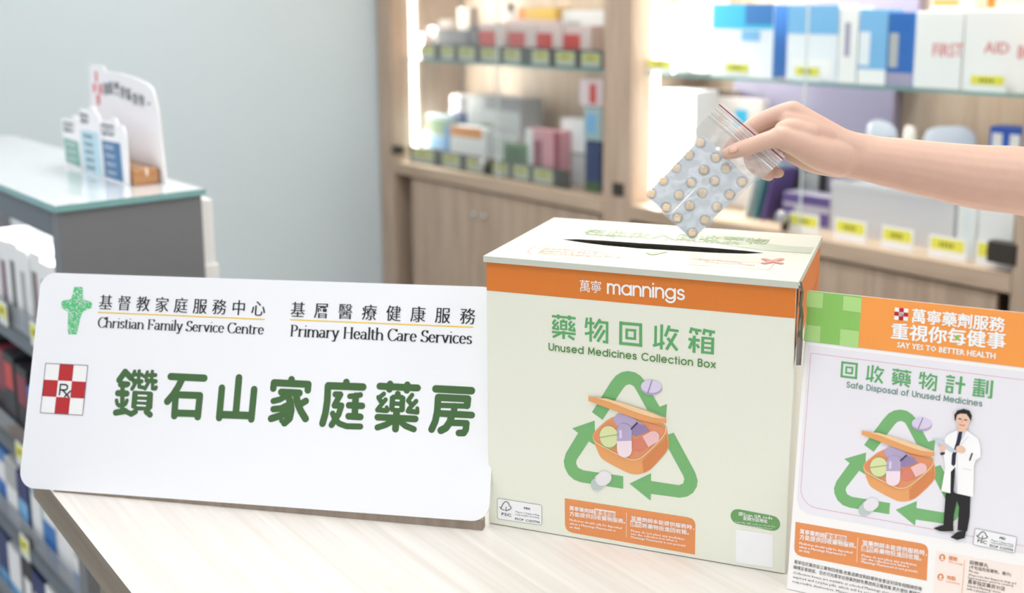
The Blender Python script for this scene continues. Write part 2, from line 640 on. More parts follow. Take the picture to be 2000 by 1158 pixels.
# ------------------------------------------------------------------ the room
M_floor = mat('pale_floor_tile', (176, 177, 180), .35)
M_wall = mat('pale_aqua_wall', (206, 219, 225), .4, var=.01, nscale=2)
M_wallb = mat('beige_wall', (214, 208, 198), .6)
M_ceil = mat('white_ceiling', (240, 240, 238), .8)
b = MB(); b.box(-5.2, 3.2, -2.6, 3.12, -.1, 0, M_floor); structure(b.build('floor'))
b = MB(); b.box(-4.12, -4.02, -2.6, 3.12, 0, CEIL, M_wall); structure(b.build('wall_left'))
b = MB(); b.box(-4.12, 3.2, 3.04, 3.12, 0, CEIL, M_wallb); structure(b.build('wall_back'))
b = MB(); b.box(-4.12, 3.2, -2.6, 3.12, CEIL, CEIL + .1, M_ceil); structure(b.build('ceiling'))
b = MB(); b.box(-4.02, -4.008, -2.6, 2.6, 0, .08, M_cabh); structure(b.build('baseboard_left'))
M_led = mat('lit_diffuser', (255, 252, 246), .5, var=0, emit=6.0)
where = ['over the counter end', 'over the display gondola', 'over the far right floor', 'over the near counter', 'over the near left aisle']
for (lx, ly, lsx, lsy, lw), wh in zip(PANELS, where):
    t = thing('ceiling_light', 'flat square-edged ceiling panel light ' + wh, 'ceiling light', at(lx, ly, CEIL), 'ceiling panel lights')
    b = MB()
    hx, hy = lsx / 2, lsy / 2
    for q in ((-hx - .02, hx + .02, -hy - .02, -hy), (-hx - .02, hx + .02, hy, hy + .02), (-hx - .02, -hx, -hy, hy), (hx, hx + .02, -hy, hy)):
        b.box(*q, -.03, 0, M_ceil)
    b.build('frame', t)
    b = MB(); b.box(-hx, hx, -hy, hy, -.02, -.008, M_led); b.build('diffuser', t)

# ------------------------------------------------------------------ counter
ct = thing('service_counter', 'pale ash laminate service counter carrying the white sign and the collection box', 'counter', at(-1.48, .3987, 0) @ Matrix.Rotation(radians(-3.3), 4, 'Z'))
b = MB()
b.box(0, 2.1, 0, 1.5, CZ - .045, CZ, M_ctr_edge, skip=('t',))
b.face([(0, 0, CZ), (2.1, 0, CZ), (2.1, 1.5, CZ), (0, 1.5, CZ)], M_ctr)
b.build('countertop', ct)
b = MB(); b.box(.06, 2.04, .06, 1.44, .08, CZ - .045, M_ctr_edge); b.build('carcass', ct)
b = MB(); b.box(.10, 2.0, .10, 1.40, 0, .08, M_clip); b.build('plinth', ct)

# ------------------------------------------------------------------ white sign
so, syaw, slean, sW, sH, sroll = (-0.6818, 1.2929, .002), -.1913, .3102, .6207, .2758, .017
e = W(cos(syaw), sin(syaw)); n_ = W(-sin(syaw), cos(syaw)); zz = Vector((0, 0, 1))
up = zz * cos(slean) + n_ * sin(slean)
e2 = e * cos(sroll) + up * sin(sroll); u2 = -e * sin(sroll) + up * cos(sroll)
S_M = frame(W(so[0], so[1], CZ + so[2]), e2, u2)
sign = thing('sign_board', 'white rounded sign board with green Chinese lettering leaning on the counter', 'sign', S_M)


def rrect(w, h, r, n=8):
    P = []
    for cx, cy, a in ((w - r, r, -90), (w - r, h - r, 0), (r, h - r, 90), (r, r, 180)):
        P += [(cx + r * cos(radians(a + 90 * i / n)), cy + r * sin(radians(a + 90 * i / n))) for i in range(n + 1)]
    return P


b = MB(); b.prism(rrect(sW, sH, .0215), -.004, 0, M_sign, side=M_edge); b.build('panel', sign, bevel=.0006)
# bent foot at the back that props the board up
inv = S_M.inverted()
for sx in (.16, .46):
    b = MB()
    top = S_M @ Vector((sx, .19, -.0045))
    foot = Vector((top.x, top.y, CZ)) + n_ * .075
    base = S_M @ Vector((sx, .07, -.0045))
    b.tube([inv @ top, inv @ (foot + Vector((0, 0, .0024))), inv @ base], .0022, M_edge, 8)
    b.build('wire_prop', sign)
# taupe strip standing in for the board's shadow on the counter
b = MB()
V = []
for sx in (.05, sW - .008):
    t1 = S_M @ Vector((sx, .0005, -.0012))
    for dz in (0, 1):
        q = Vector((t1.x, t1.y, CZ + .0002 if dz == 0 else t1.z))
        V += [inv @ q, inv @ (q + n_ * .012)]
b.mesh(V, [(0, 2, 6, 4), (1, 3, 7, 5), (0, 4, 5, 1), (2, 6, 7, 3), (0, 1, 3, 2), (4, 5, 7, 6)], wood('taupe_shadow_tone', (138, 124, 112), (160, 146, 132), (50, 3, 3), .6))
b.build('shadow_strip', sign)
F = Face(S_M, sign)
c1 = F.crop(210, 700, 7.236); c2 = F.crop(450, 700, 7.236); c3 = F.crop(690, 720, 7.236)
PXM = .00069                                      # metres per photograph pixel at the board


def bold_strokes(F, conv, k, lst, mt, butt=False, layer=1):
    for w, pts in lst:
        F.stroke([conv(*p) for p in pts], w / k * PXM, mt, layer, butt)


bold_strokes(F, c1, 7.236, [
    (85, [(165, 305), (250, 188), (335, 275)]), (70, [(170, 305), (190, 352), (290, 362)]), (75, [(185, 368), (272, 372)]), (66, [(215, 380), (208, 740)]),
    (84, [(148, 490), (272, 496)]), (52, [(128, 592), (138, 640), (165, 668)]), (52, [(277, 592), (258, 640), (232, 660)]), (84, [(118, 765), (250, 742)]),
    (50, [(385, 182), (352, 262)]), (50, [(450, 178), (440, 300)]), (52, [(370, 226), (490, 232)]), (56, [(372, 312), (485, 324)]), (50, [(335, 260), (375, 340)]),
    (54, [(405, 335), (348, 430)]), (52, [(452, 335), (448, 400), (512, 412)]),
    (46, [(565, 190), (540, 255)]), (50, [(635, 184), (625, 300)]), (54, [(552, 238), (680, 235)]), (60, [(552, 312), (682, 324)]), (44, [(480, 225), (552, 275)]),
    (50, [(582, 335), (532, 425)]), (50, [(640, 335), (638, 425), (680, 428), (688, 405)]),
    (75, [(395, 752), (335, 786)]), (70, [(252, 742), (335, 786)]), (80, [(550, 752), (602, 795)]),
    (95, [(895, 255), (1368, 278)]), (95, [(1050, 300), (1000, 400), (930, 510), (846, 607)]), (92, [(985, 512), (1305, 524)]), (92, [(962, 560), (945, 812)]),
    (94, [(1306, 524), (1276, 824)]), (92, [(960, 770), (1280, 780)]), (92, [(1618, 416), (1579, 838)])], M_dgreen)
F.poly([c1(*p) for p in [(355, 470), (375, 455), (620, 468), (645, 490), (635, 700), (600, 735), (420, 735), (335, 695)]], M_dgreen, 1)
bold_strokes(F, c1, 7.236, [(22, [(440, 522), (553, 527)]), (22, [(432, 595), (545, 600)]), (22, [(424, 662), (536, 668)])], M_sign, layer=2)
bold_strokes(F, c2, 7.236, [
    (98, [(-150, 792), (295, 808)]), (95, [(122, 272), (76, 790)]), (92, [(337, 437), (296, 858)]),
    (92, [(865, 297), (865, 345)]), (92, [(618, 342), (1102, 366)]), (90, [(618, 342), (607, 424)]), (90, [(1102, 366), (1095, 448)]), (92, [(720, 475), (976, 488)]),
    (78, [(800, 520), (700, 580), (608, 602)]), (96, [(800, 490), (848, 610), (860, 730), (835, 845), (765, 910)]), (60, [(765, 915), (720, 880)]),
    (84, [(835, 645), (720, 705), (608, 716)]), (92, [(850, 720), (730, 800), (576, 850)]), (94, [(928, 500), (955, 650), (1000, 750), (1062, 850)]), (86, [(1068, 600), (980, 652)]),
    (92, [(1640, 336), (1640, 385)]), (95, [(1385, 385), (1875, 403)]), (90, [(1380, 388), (1370, 600), (1345, 770), (1303, 918)]),
    (80, [(1485, 507), (1556, 510), (1500, 610), (1472, 665), (1570, 665), (1530, 790), (1430, 940)]), (76, [(1446, 778), (1480, 860), (1540, 920), (1640, 957), (1838, 962)]),
    (70, [(1688, 535), (1760, 528), (1838, 515)]), (90, [(1772, 530), (1758, 800)]), (84, [(1676, 661), (1862, 670)]), (86, [(1670, 816), (1838, 826)])], M_dgreen)
bold_strokes(F, c3, 7.236, [
    (88, [(376, 247), (910, 272)]), (86, [(522, 215), (512, 292)]), (86, [(765, 227), (757, 305)]), (80, [(630, 358), (628, 400)]),
    (58, [(432, 355), (358, 415), (405, 470)]), (58, [(458, 436), (350, 565)]), (64, [(342, 582), (472, 592)]), (50, [(472, 545), (492, 588)]), (50, [(352, 400), (380, 460)]),
    (58, [(832, 372), (775, 450), (818, 500)]), (58, [(890, 458), (785, 570)]), (64, [(775, 598), (895, 612)]), (52, [(905, 560), (908, 620)]),
    (84, [(345, 685), (878, 710)]), (92, [(614, 600), (597, 850)]), (78, [(565, 735), (460, 792), (342, 830)]), (78, [(650, 735), (740, 808), (856, 855)]),
    (95, [(1166, 285), (1672, 311)]), (90, [(1202, 405), (1620, 426)]), (92, [(1618, 428), (1608, 520)]), (66, [(1200, 516), (1610, 530)]), (88, [(1200, 408), (1188, 600), (1160, 740), (1108, 857)]),
    (84, [(1195, 630), (1676, 655)]), (84, [(1432, 530), (1420, 640)]), (94, [(1390, 660), (1368, 750), (1310, 835), (1240, 872)]), (80, [(1400, 764), (1592, 770)]), (84, [(1600, 772), (1590, 860), (1562, 908), (1492, 908)])], M_dgreen)
F.poly([c3(*p) for p in [(518, 395), (560, 365), (700, 370), (738, 400), (728, 600), (695, 618), (535, 612), (508, 560)]], M_dgreen, 1)
bold_strokes(F, c3, 7.236, [(24, [(606, 448), (646, 450)]), (24, [(598, 538), (642, 541)])], M_sign, layer=2)
F.done('green_lettering', sign)
F = Face(S_M, sign)
a1 = F.crop(40, 520, 3.3077); a2 = F.crop(520, 520, 3.3087)
F.chars('基督教家庭服務中心', a1(506, 279), a1(1490, 320), 88 / 3.3 * PXM, 92 / 3.3 * PXM, BLACK, bold=-.006, contrast=.0003)
F.chars('基層醫療健康服務', a2(158, 328), a2(1252, 372), 88 / 3.3 * PXM, 92 / 3.3 * PXM, BLACK, bold=-.006, contrast=.0003)
drawn_text(F, 'Christian Family Service Centre', a1(497, 393), a1(1575, 440), 40 / 3.3 * PXM, 10 / 3.3 * PXM, BLACK, font='serif', gap=.1)
drawn_text(F, 'Primary Health Care Services', a2(150, 451), a2(1333, 502), 44 / 3.3 * PXM, 11 / 3.3 * PXM, BLACK, font='serif', gap=.1)
for cv, p, q in ((a1, (500, 297), (1580, 343)), (a2, (155, 345), (1338, 394))):
    F.stroke([cv(*p), cv(*q)], 7 / 3.3 * PXM, M_yellow_line, 1, True)
F.done('organisation_lettering', sign)
F = Face(S_M, sign)
g = F.crop(105, 550, 10.52)
outl = [(425, 110), (580, 110), (598, 140), (600, 230), (610, 365), (760, 410), (790, 450), (780, 540), (620, 600), (580, 650), (545, 760), (500, 960), (470, 1085), (310, 1085), (290, 1000), (290, 850), (300, 700), (285, 610), (170, 545), (155, 500), (160, 420), (190, 390), (340, 365), (380, 290), (400, 200)]
F.poly([g(*p) for p in outl], M_xgreen, 1)
rnd = random.Random(4)


def inside(p, poly):
    c = False
    for i in range(len(poly)):
        (x1, y1), (x2, y2) = poly[i], poly[i - 1]
        if (y1 > p[1]) != (y2 > p[1]) and p[0] < (x2 - x1) * (p[1] - y1) / (y2 - y1) + x1:
            c = not c
    return c


for _ in range(420):
    p = (rnd.uniform(150, 790), rnd.uniform(110, 1085))
    a = rnd.uniform(0, pi); l = rnd.uniform(8, 30)
    q = (p[0] + l * cos(a), p[1] + l * sin(a))
    if inside(p, outl) and inside(q, outl):
        F.nib([g(*p), g(*q)], rnd.uniform(8, 16) / 10.5 * PXM, rnd.uniform(6, 12) / 10.5 * PXM, M_sign, 2)
F.done('cross_emblem', sign)
F = Face(S_M, sign)


def checker(F, q, rx=True, layer=1, grey=False):
    """red and white three by three cross; q = corners tl, tr, br, bl on the face"""
    def P(s_, t_):
        return tuple((q[0][i] * (1 - s_) + q[1][i] * s_) * (1 - t_) + (q[3][i] * (1 - s_) + q[2][i] * s_) * t_ for i in (0, 1))
    F.poly([P(0, 0), P(1, 0), P(1, 1), P(0, 1)], WHITE, layer)
    for i, j in ((1, 0), (0, 1), (2, 1), (1, 2)):
        F.poly([P(i / 3, j / 3), P((i + 1) / 3, j / 3), P((i + 1) / 3, (j + 1) / 3), P(i / 3, (j + 1) / 3)], M_red, layer + 1)
    wd = math.hypot(q[1][0] - q[0][0], q[1][1] - q[0][1])
    if rx:
        w = wd * .03
        for st in ([(.405, .62), (.405, .41), (.53, .41), (.575, .435), (.575, .49), (.53, .52), (.41, .52)], [(.47, .52), (.63, .65)], [(.655, .535), (.535, .65)]):
            F.stroke([P(*p) for p in st], w, BLACK, layer + 2)
    return P


P = checker(F, [a1(165, 626), a1(437, 640), a1(403, 962), a1(130, 945)])
F.stroke([P(0, 0), P(1, 0), P(1, 1), P(0, 1), P(0, 0)], .0007, M_wine, 3)
F.done('pharmacy_emblem', sign)

# ------------------------------------------------------------------ collection box
byaw, bW, bD, bH = radians(-19.678), .35, .2383, .3227
be = W(cos(byaw), sin(byaw)); bn = W(-sin(byaw), cos(byaw))
BO = W(-.0733, 1.1986, CZ)
B_M = Matrix.Identity(4)
for i in range(3):
    B_M[i][0], B_M[i][1], B_M[i][2], B_M[i][3] = be[i], bn[i], zz[i], BO[i]
box = thing('collection_box', 'pale green cardboard collection box with an orange band and a slotted lid', 'collection box', B_M)
b = MB()
th = .003
for q in ((0, bW, 0, th), (0, bW, bD - th, bD), (0, th, th, bD - th), (bW - th, bW, th, bD - th)):
    b.box(q[0], q[1], q[2], q[3], 0.0008, bH, M_card)
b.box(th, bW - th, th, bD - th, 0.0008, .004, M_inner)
body = b.build('carton_body', box, bevel=.0012)
FB = frame(BO, be, zz)
SB = frame(BO + be * bW, bn, zz)
TB_z = bH + .006
TB = frame(BO + zz * TB_z, be, bn)
# lid with a real slot
FT = Face(TB, box)
lid_c = FT.crop(930, 420, 2.817)
slot = [lid_c(*p) for p in [(470, 133), (560, 133), (700, 140), (900, 154), (1100, 166), (1300, 180), (1480, 196), (1585, 209), (1480, 213), (1300, 207), (1100, 196), (900, 184), (700, 166), (560, 148)]]
outer = [(-.002, -.003), (bW + .002, -.003), (bW + .002, bD + .002), (-.002, bD + .002)]
b = MB()
tri = geometry.tessellate_polygon([[Vector((*p, 0)) for p in outer], [Vector((*p, 0)) for p in slot]])
allp = outer + slot
b.mesh([(x, y, TB_z) for x, y in allp], [tuple(t) for t in tri], M_lid)
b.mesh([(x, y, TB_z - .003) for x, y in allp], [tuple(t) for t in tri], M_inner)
n4 = len(slot)
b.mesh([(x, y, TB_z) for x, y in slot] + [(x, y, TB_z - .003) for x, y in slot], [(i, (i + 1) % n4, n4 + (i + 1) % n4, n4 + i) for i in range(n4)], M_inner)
b.mesh([(x, y, TB_z) for x, y in outer] + [(x, y, bH - .001) for x, y in outer], [(i, (i + 1) % 4, 4 + (i + 1) % 4, 4 + i) for i in range(4)], M_lid)
b.build('lid', box)
# lid print
gw = lambda *a: [lid_c(*p) for p in a]
FT.poly(gw((1240, 118), (1330, 100), (1480, 118), (1560, 150), (1700, 170), (1862, 178), (1840, 212), (1600, 196), (1400, 170), (1300, 150)), M_wave, 1)
lk = .00062 / 2.817
FT.text('在此投入回收藥物', lid_c(580, 106), lid_c(1602, 164), .034, M_lidg, 2, bold=.012)
FT.text('Dispose Unused Medicines Here', lid_c(675, 118), lid_c(1445, 166), .013, M_lidg, 2)
for i, (tx, x1) in enumerate((('Medical Blister Packaging', 560), ('Expired Medicines', 735), ('Plastic Packaging for Medicines', 900))):
    FT.text(tx, lid_c(370 - i * 15, 189 + i * 11), lid_c(700 + i * 90, 206 + i * 18 + (i == 2) * 2), .0085, M_pinkline, 2)
FT.stroke(gw((980, 262), (300, 212), (282, 200), (330, 168), (360, 165), (930, 205)), .0007, M_pinkline, 1)
FT.stroke(gw((1180, 240), (1530, 262), (1640, 268), (1610, 302), (1090, 268)), .0007, M_pinkline, 1)
FT.text('Liquid Medicines', lid_c(1225, 248), lid_c(1460, 264), .0085, M_pinkline, 2)
FT.text('Dangerous Drugs', lid_c(1260, 262), lid_c(1530, 280), .0085, M_pinkline, 2)
FT.stroke(gw((945, 206), (970, 216), (1035, 202)), .0075, M_tick, 2)
FT.stroke(gw((1585, 244), (1675, 266)), .0075, M_coral, 2); FT.stroke(gw((1678, 244), (1585, 266)), .0075, M_coral, 2)
FT.done('lid_print', box)
# front print
F = Face(FB, box)
F.poly([(.0006, bH - .001), (.0006, F.px(951, 567)[1]), (bW - .0006, F.px(1555, 622)[1]), (bW - .0006, bH - .001)], M_orange, 1)
c6 = F.crop(1120, 535, 8.696)
F.chars('萬寧', c6(108, 300), c6(298, 312), .0125, .0138, WHITE)
drawn_text(F, 'mannings', c6(570, 322), c6(1895, 432), 150 / 8.696 * .000605, 33 / 8.696 * .0006, WHITE, gap=.29)
F.done('brand_band', box)
F = Face(FB, box)
c4 = F.crop(1065, 605, 11.11); c5 = F.crop(1235, 620, 11.11)
O5 = lambda x, y: (x + 1888.9, y + 166.7)
GL = {
    '藥': [(50, (145, 135), (660, 185)), (60, (282, 100), (280, 198)), (60, (525, 122), (523, 222)), (50, (225, 212), (163, 287)), (45, (158, 278), (205, 320)), (48, (285, 262), (158, 402)), (45, (150, 395), (300, 425)), (42, (268, 340), (290, 435)),
          (50, (395, 205), (392, 240)), (45, (343, 228), (343, 430)), (45, (457, 240), (457, 440)), (48, (325, 250), (480, 262)), (38, (325, 330), (480, 342)), (38, (325, 412), (480, 425)),
          (50, (575, 245), (513, 317)), (45, (508, 308), (555, 350)), (48, (640, 295), (508, 437)), (45, (500, 430), (655, 458)), (42, (618, 380), (645, 470)),
          (50, (145, 475), (660, 525)), (62, (400, 455), (398, 632)), (52, (335, 508), (165, 592)), (55, (500, 560), (630, 645))],
    '物': [(52, (907, 170), (882, 390)), (55, (988, 165), (985, 690)), (52, (895, 282), (1065, 295)), (55, (862, 520), (1055, 482)), (58, (1192, 202), (1065, 400)), (55, (1150, 262), (1370, 288)), (55, (1342, 262), (1340, 730)), (55, (1250, 690), (1365, 702)), (58, (1230, 338), (1058, 612)), (58, (1290, 440), (1135, 690))],
    '回': [(62, (1640, 250), (1635, 748)), (62, (1610, 285), (2104, 327)), (62, O5(182, 128), O5(180, 635)), (62, (1605, 722), (2104, 770)), (52, (1768, 403), (1765, 635)), (52, (1742, 430), (1974, 448)), (52, (1949, 420), (1944, 655)), (52, (1740, 608), (1972, 630))],
    '收': [(55, O5(508, 180), O5(502, 600)), (60, O5(640, 150), O5(628, 690)), (58, O5(450, 610), O5(700, 552)), (60, O5(805, 175), O5(715, 410)), (58, O5(770, 262), O5(1005, 295)), (62, O5(950, 345), O5(740, 698)), (62, O5(765, 440), O5(975, 715))],
    '箱': [(58, O5(1295, 215), O5(1255, 340)), (55, O5(1275, 248), O5(1500, 290)), (56, O5(1380, 290), O5(1410, 372)), (58, O5(1578, 245), O5(1542, 370)), (55, O5(1560, 278), O5(1795, 320)), (56, O5(1705, 310), O5(1688, 402)), (62, O5(1347, 392), O5(1338, 765)), (58, O5(1220, 470), O5(1467, 497)), (60, O5(1315, 495), O5(1234, 672)), (52, O5(1395, 580), O5(1448, 660)),
          (60, O5(1532, 415), O5(1522, 780)), (60, O5(1747, 438), O5(1738, 800)), (50, O5(1505, 438), O5(1775, 464)), (45, O5(1530, 545), O5(1742, 562)), (45, O5(1530, 648), O5(1740, 668)), (50, O5(1495, 748), O5(1765, 775))],
}
BPX = .000592
for ch in GL:
    for w, p, q in GL[ch]:
        F.stroke([c4(*p), c4(*q)], w / 11.11 * BPX, M_hgreen, 1, True)
drawn_text(F, 'Unused Medicines Collection Box', c4(75, 868), c5(1812, 1093), 105 / 11.11 * BPX, 25 / 11.11 * BPX, M_lgreen, gap=.42)
F.done('heading_print', box)
GLST = {ch: [(w / 11.11 * BPX, F.px(1065 + p[0] / 11.11, 605 + p[1] / 11.11), F.px(1065 + q[0] / 11.11, 605 + q[1] / 11.11)) for w, p, q in GL[ch]] for ch in GL}

M_pillo = mat('pillbox_orange_print', (236, 166, 104), .5); M_pillo2 = mat('pillbox_deep_orange_print', (218, 136, 82), .5)
M_pillo3 = mat('pillbox_light_print', (246, 208, 162), .5); M_pilli = mat('pillbox_inside_print', (230, 150, 106), .5)
M_lil = mat('lilac_print', (186, 170, 206), .5); M_lil2 = mat('pale_lilac_print', (222, 212, 238), .5); M_lil3 = mat('deep_lilac_print', (152, 132, 176), .5)
M_lime = mat('lime_tablet_print', (220, 228, 170), .5); M_lime2 = mat('lime_line_print', (160, 178, 110), .5)
M_pk = mat('pink_print', (240, 196, 196), .5); M_cor = mat('coral_capsule_print', (222, 132, 110), .5); M_pkw = mat('pink_white_print', (244, 226, 234), .5)
M_capw = mat('capsule_white_print', (236, 232, 236), .5); M_capt = mat('capsule_teal_print', (190, 206, 202), .5); M_dk = mat('slit_print', (60, 48, 84), .5)


def ell(cx, cy, rx, ry, rot=0, n=28):
    c, s_ = cos(radians(rot)), sin(radians(rot))
    return [(cx + rx * cos(2 * pi * i / n) * c - ry * sin(2 * pi * i / n) * s_, cy + rx * cos(2 * pi * i / n) * s_ + ry * sin(2 * pi * i / n) * c) for i in range(n)]


def caps(ax, ay, bx, by, r):
    a = math.degrees(math.atan2(by - ay, bx - ax))
    return [(ax + r * cos(radians(a + 90 + 180 * i / 10)), ay + r * sin(radians(a + 90 + 180 * i / 10))) for i in range(11)] + \
           [(bx + r * cos(radians(a - 90 + 180 * i / 10)), by + r * sin(radians(a - 90 + 180 * i / 10))) for i in range(11)]


def half(ax, ay, bx, by, r):
    """round end at a, straight cut at b"""
    a = math.degrees(math.atan2(by - ay, bx - ax))
    return [(ax + r * cos(radians(a + 90 + 180 * i / 10)), ay + r * sin(radians(a + 90 + 180 * i / 10))) for i in range(11)] + \
           [(bx + r * cos(radians(a - 90)), by + r * sin(radians(a - 90))), (bx + r * cos(radians(a + 90)), by + r * sin(radians(a + 90)))]


EMB = [
    (M_rgreen, 1, [(305, 418), (450, 185), (490, 135), (535, 107), (585, 98), (640, 108), (685, 138), (720, 180), (832, 378), (890, 355), (882, 458), (735, 400), (650, 245), (630, 215), (600, 200), (570, 207), (545, 235), (388, 478)]),
    (M_rgreen, 1, [(326, 484), (150, 545), (197, 580), (100, 740), (84, 800), (92, 850), (120, 905), (165, 945), (220, 965), (548, 1015), (548, 918), (235, 872), (195, 850), (180, 815), (185, 790), (280, 645), (328, 675)]),
    (M_rgreen, 1, [(895, 595), (942, 578), (1110, 890), (1128, 950), (1122, 1000), (1095, 1045), (1050, 1075), (990, 1085), (765, 1055), (762, 1108), (597, 975), (765, 895), (765, 955), (980, 988), (1015, 975), (1025, 940), (1015, 910), (900, 700)]),
    (M_pillo, 2, [(305, 605), (320, 570), (480, 430), (680, 478), (870, 500), (890, 560), (905, 640), (905, 690), (880, 740), (760, 870), (700, 898), (640, 905), (580, 890), (390, 790), (360, 750), (325, 660)]),
    (M_pillo2, 3, [(898, 655), (898, 690), (872, 738), (760, 862), (706, 886), (698, 800), (722, 772), (872, 628), (884, 590)]),
    (M_pilli, 4, [(318, 605), (335, 575), (490, 435), (880, 530), (872, 590), (700, 762), (640, 782), (580, 776), (328, 648)]),
    (M_lil, 5, [(475, 480), (480, 455), (510, 428), (570, 435), (650, 475), (720, 520), (755, 560), (650, 605), (600, 590), (500, 520)]),
    (M_lil3, 6, [(755, 560), (650, 605), (615, 590), (612, 548), (660, 500), (720, 520)]),
    (M_lime2, 6, ell(440, 618, 72, 84, -10)), (M_lime, 7, ell(440, 605, 72, 84, -10)),
    (M_cor, 6, half(668, 672, 720, 648, 48)), (M_pk, 6, half(785, 610, 722, 645, 48)),
    (M_lil, 8, half(560, 560, 560, 640, 58)), (M_pkw, 8, half(562, 708, 560, 638, 58)), (M_lil2, 9, caps(532, 560, 532, 610, 10)),
    (M_pillo, 9, [(282, 290), (280, 325), (680, 475), (760, 492), (888, 500), (888, 465), (740, 405), (490, 345), (350, 300)]),
    (M_pillo3, 10, [(345, 303), (420, 305), (560, 345), (740, 405), (888, 465), (780, 455), (640, 410), (450, 335)]),
    (M_lil, 4, ell(768, 230, 82, 52, 4)), (M_lil2, 5, ell(768, 215, 80, 50, 4)),
    (M_capw, 4, half(405, 925, 362, 962, 54)), (M_capt, 4, half(345, 978, 378, 948, 50)), (M_capw, 5, caps(400, 925, 385, 940, 50)),
]
EMS = [(M_lime2, 8, 5, [(368, 612), (512, 588)]), (M_dk, 8, 10, [(614, 545), (660, 497)]), (M_lil3, 6, 7, [(776, 167), (743, 262)]),
       (M_pillo3, 6, 8, [(316, 612), (330, 652), (580, 782), (640, 788), (705, 766), (878, 592), (884, 540)])]


def rounded(P, closed=True):
    for _ in range(2):
        Q = []
        n = len(P)
        for i in range(n if closed else n - 1):
            a, c = P[i], P[(i + 1) % n]
            Q += [(a[0] * .75 + c[0] * .25, a[1] * .75 + c[1] * .25), (a[0] * .25 + c[0] * .75, a[1] * .25 + c[1] * .75)]
        P = Q if closed else [P[0]] + Q + [P[-1]]
    return P


EMB = [(m_, l_, rounded(p_) if m_ in (M_pillo, M_pilli) and l_ in (2, 4) else p_) for m_, l_, p_ in EMB]
EMS = [(m_, l_, w_, rounded(p_, False) if len(p_) > 3 else p_) for m_, l_, w_, p_ in EMS]


def emblem(F, conv, k):
    for mt, ly, pts in EMB:
        F.poly([conv(*p) for p in pts], mt, ly)
    for mt, ly, w, pts in EMS:
        F.stroke([conv(*p) for p in pts], w * k, mt, ly)


F = Face(FB, box)
c8 = F.crop(1080, 700, 3.993)
emblem(F, c8, BPX / 3.993)
EMQ = [c8(585, 98), c8(84, 800), c8(597, 975)]
F.done('recycling_emblem', box)

# notices low on the front
NOTE_Z = [('萬寧藥劑師當值期間', (540, 424), (815, 468), 30, 2), ('方能提供回收藥物服務。', (540, 458), (880, 507), 30, 2),
          ('Medicines should only be deposited', (540, 488), (858, 540), 15, 0), ('when a Mannings Pharmacist is', (540, 510), (820, 555), 15, 0), ('on duty', (540, 531), (605, 541), 15, 0),
          ('當藥劑師未能提供服務時，', (917, 486), (1300, 545), 30, 2), ('請勿將藥物投進回收箱。', (910, 520), (1268, 575), 30, 2),
          ('Please do not place any medicines', (915, 555), (1240, 607), 15, 0), ('into the collection box when a', (915, 574), (1195, 618), 15, 0), ('Mannings Pharmacist is not present.', (915, 593), (1250, 648), 15, 0)]


def notice(F, conv, k):
    pan = [(510, 352), (1262, 469), (1288, 478), (1302, 494), (1307, 515), (1304, 696), (555, 563), (532, 553), (517, 537), (511, 515)]
    F.poly([conv(*p) for p in pan], M_orange2, 1)
    F.stroke([conv(887, 440), conv(886, 592)], 2 * k, WHITE, 2, True)
    F.poly([conv(*p) for p in [(692, 414), (820, 434), (819, 470), (690, 450)]], WHITE, 2)
    F.poly([conv(*p) for p in [(911, 487), (979, 498), (978, 533), (910, 522)]], WHITE, 2)
    for tx, p, q, h, bd in NOTE_Z:
        if tx.startswith('萬寧藥'):
            t = 5 / 9
            m_ = (p[0] + (q[0] - p[0]) * t, p[1] + (q[1] - p[1]) * t)
            F.text(tx[:5], conv(*p), conv(m_[0] - 4, m_[1]), h * k, WHITE, 3, fat=.00012)
            F.text(tx[5:], conv(m_[0] + 4, m_[1]), conv(*q), h * k, M_orange2, 3, fat=.0001)
        elif tx.startswith('請勿'):
            t = 2 / 11
            m_ = (p[0] + (q[0] - p[0]) * t, p[1] + (q[1] - p[1]) * t)
            F.text(tx[:2], conv(p[0] + 3, p[1]), conv(*m_), h * k, M_orange2, 3, fat=.0001)
            F.text(tx[2:], conv(m_[0] + 8, m_[1] + 1), conv(*q), h * k, WHITE, 3, fat=.00012)
        else:
            F.text(tx, conv(*p), conv(*q), h * k, WHITE, 3, fat=.00012 if bd else .00008)


LABEL_Q = [(98, 352), (370, 395), (370, 517), (100, 478)]
M_lab = mat('label_white', (246, 247, 250), .45)


def cert_label(F, conv, k):
    """white certification label with a tick-tree mark"""
    P = [(104, 352), (362, 393), (370, 401), (370, 508), (363, 516), (108, 479), (100, 472), (98, 360)]
    F.poly([conv(*p) for p in P], M_lab, 1)
    F.stroke([conv(*p) for p in P + P[:1]], 1.6 * k, BLACK, 2)
    F.stroke([conv(*p) for p in [(113, 404), (121, 414), (134, 384), (150, 371), (166, 380), (173, 398), (184, 408), (177, 420), (160, 425), (150, 428)]], 4.2 * k, BLACK, 2)
    F.stroke([conv(*p) for p in [(121, 414), (128, 420), (143, 424)]], 4 * k, BLACK, 2)
    F.stroke([conv(152, 405), conv(151, 430)], 4 * k, BLACK, 2)
    F.text('FSC', conv(126, 455), conv(184, 465), 19 * k, BLACK, 2, fat=.0001)
    F.text('MIX', conv(262, 418), conv(300, 424), 15 * k, BLACK, 2, fat=.0001)
    F.text('Paper | Supporting', conv(212, 438), conv(354, 460), 11 * k, BLACK, 2)
    F.text('responsible forestry', conv(209, 454), conv(356, 476), 11 * k, BLACK, 2)
    F.text('FSC® C157790', conv(208, 483), conv(358, 506), 15 * k, BLACK, 2, fat=.0001)


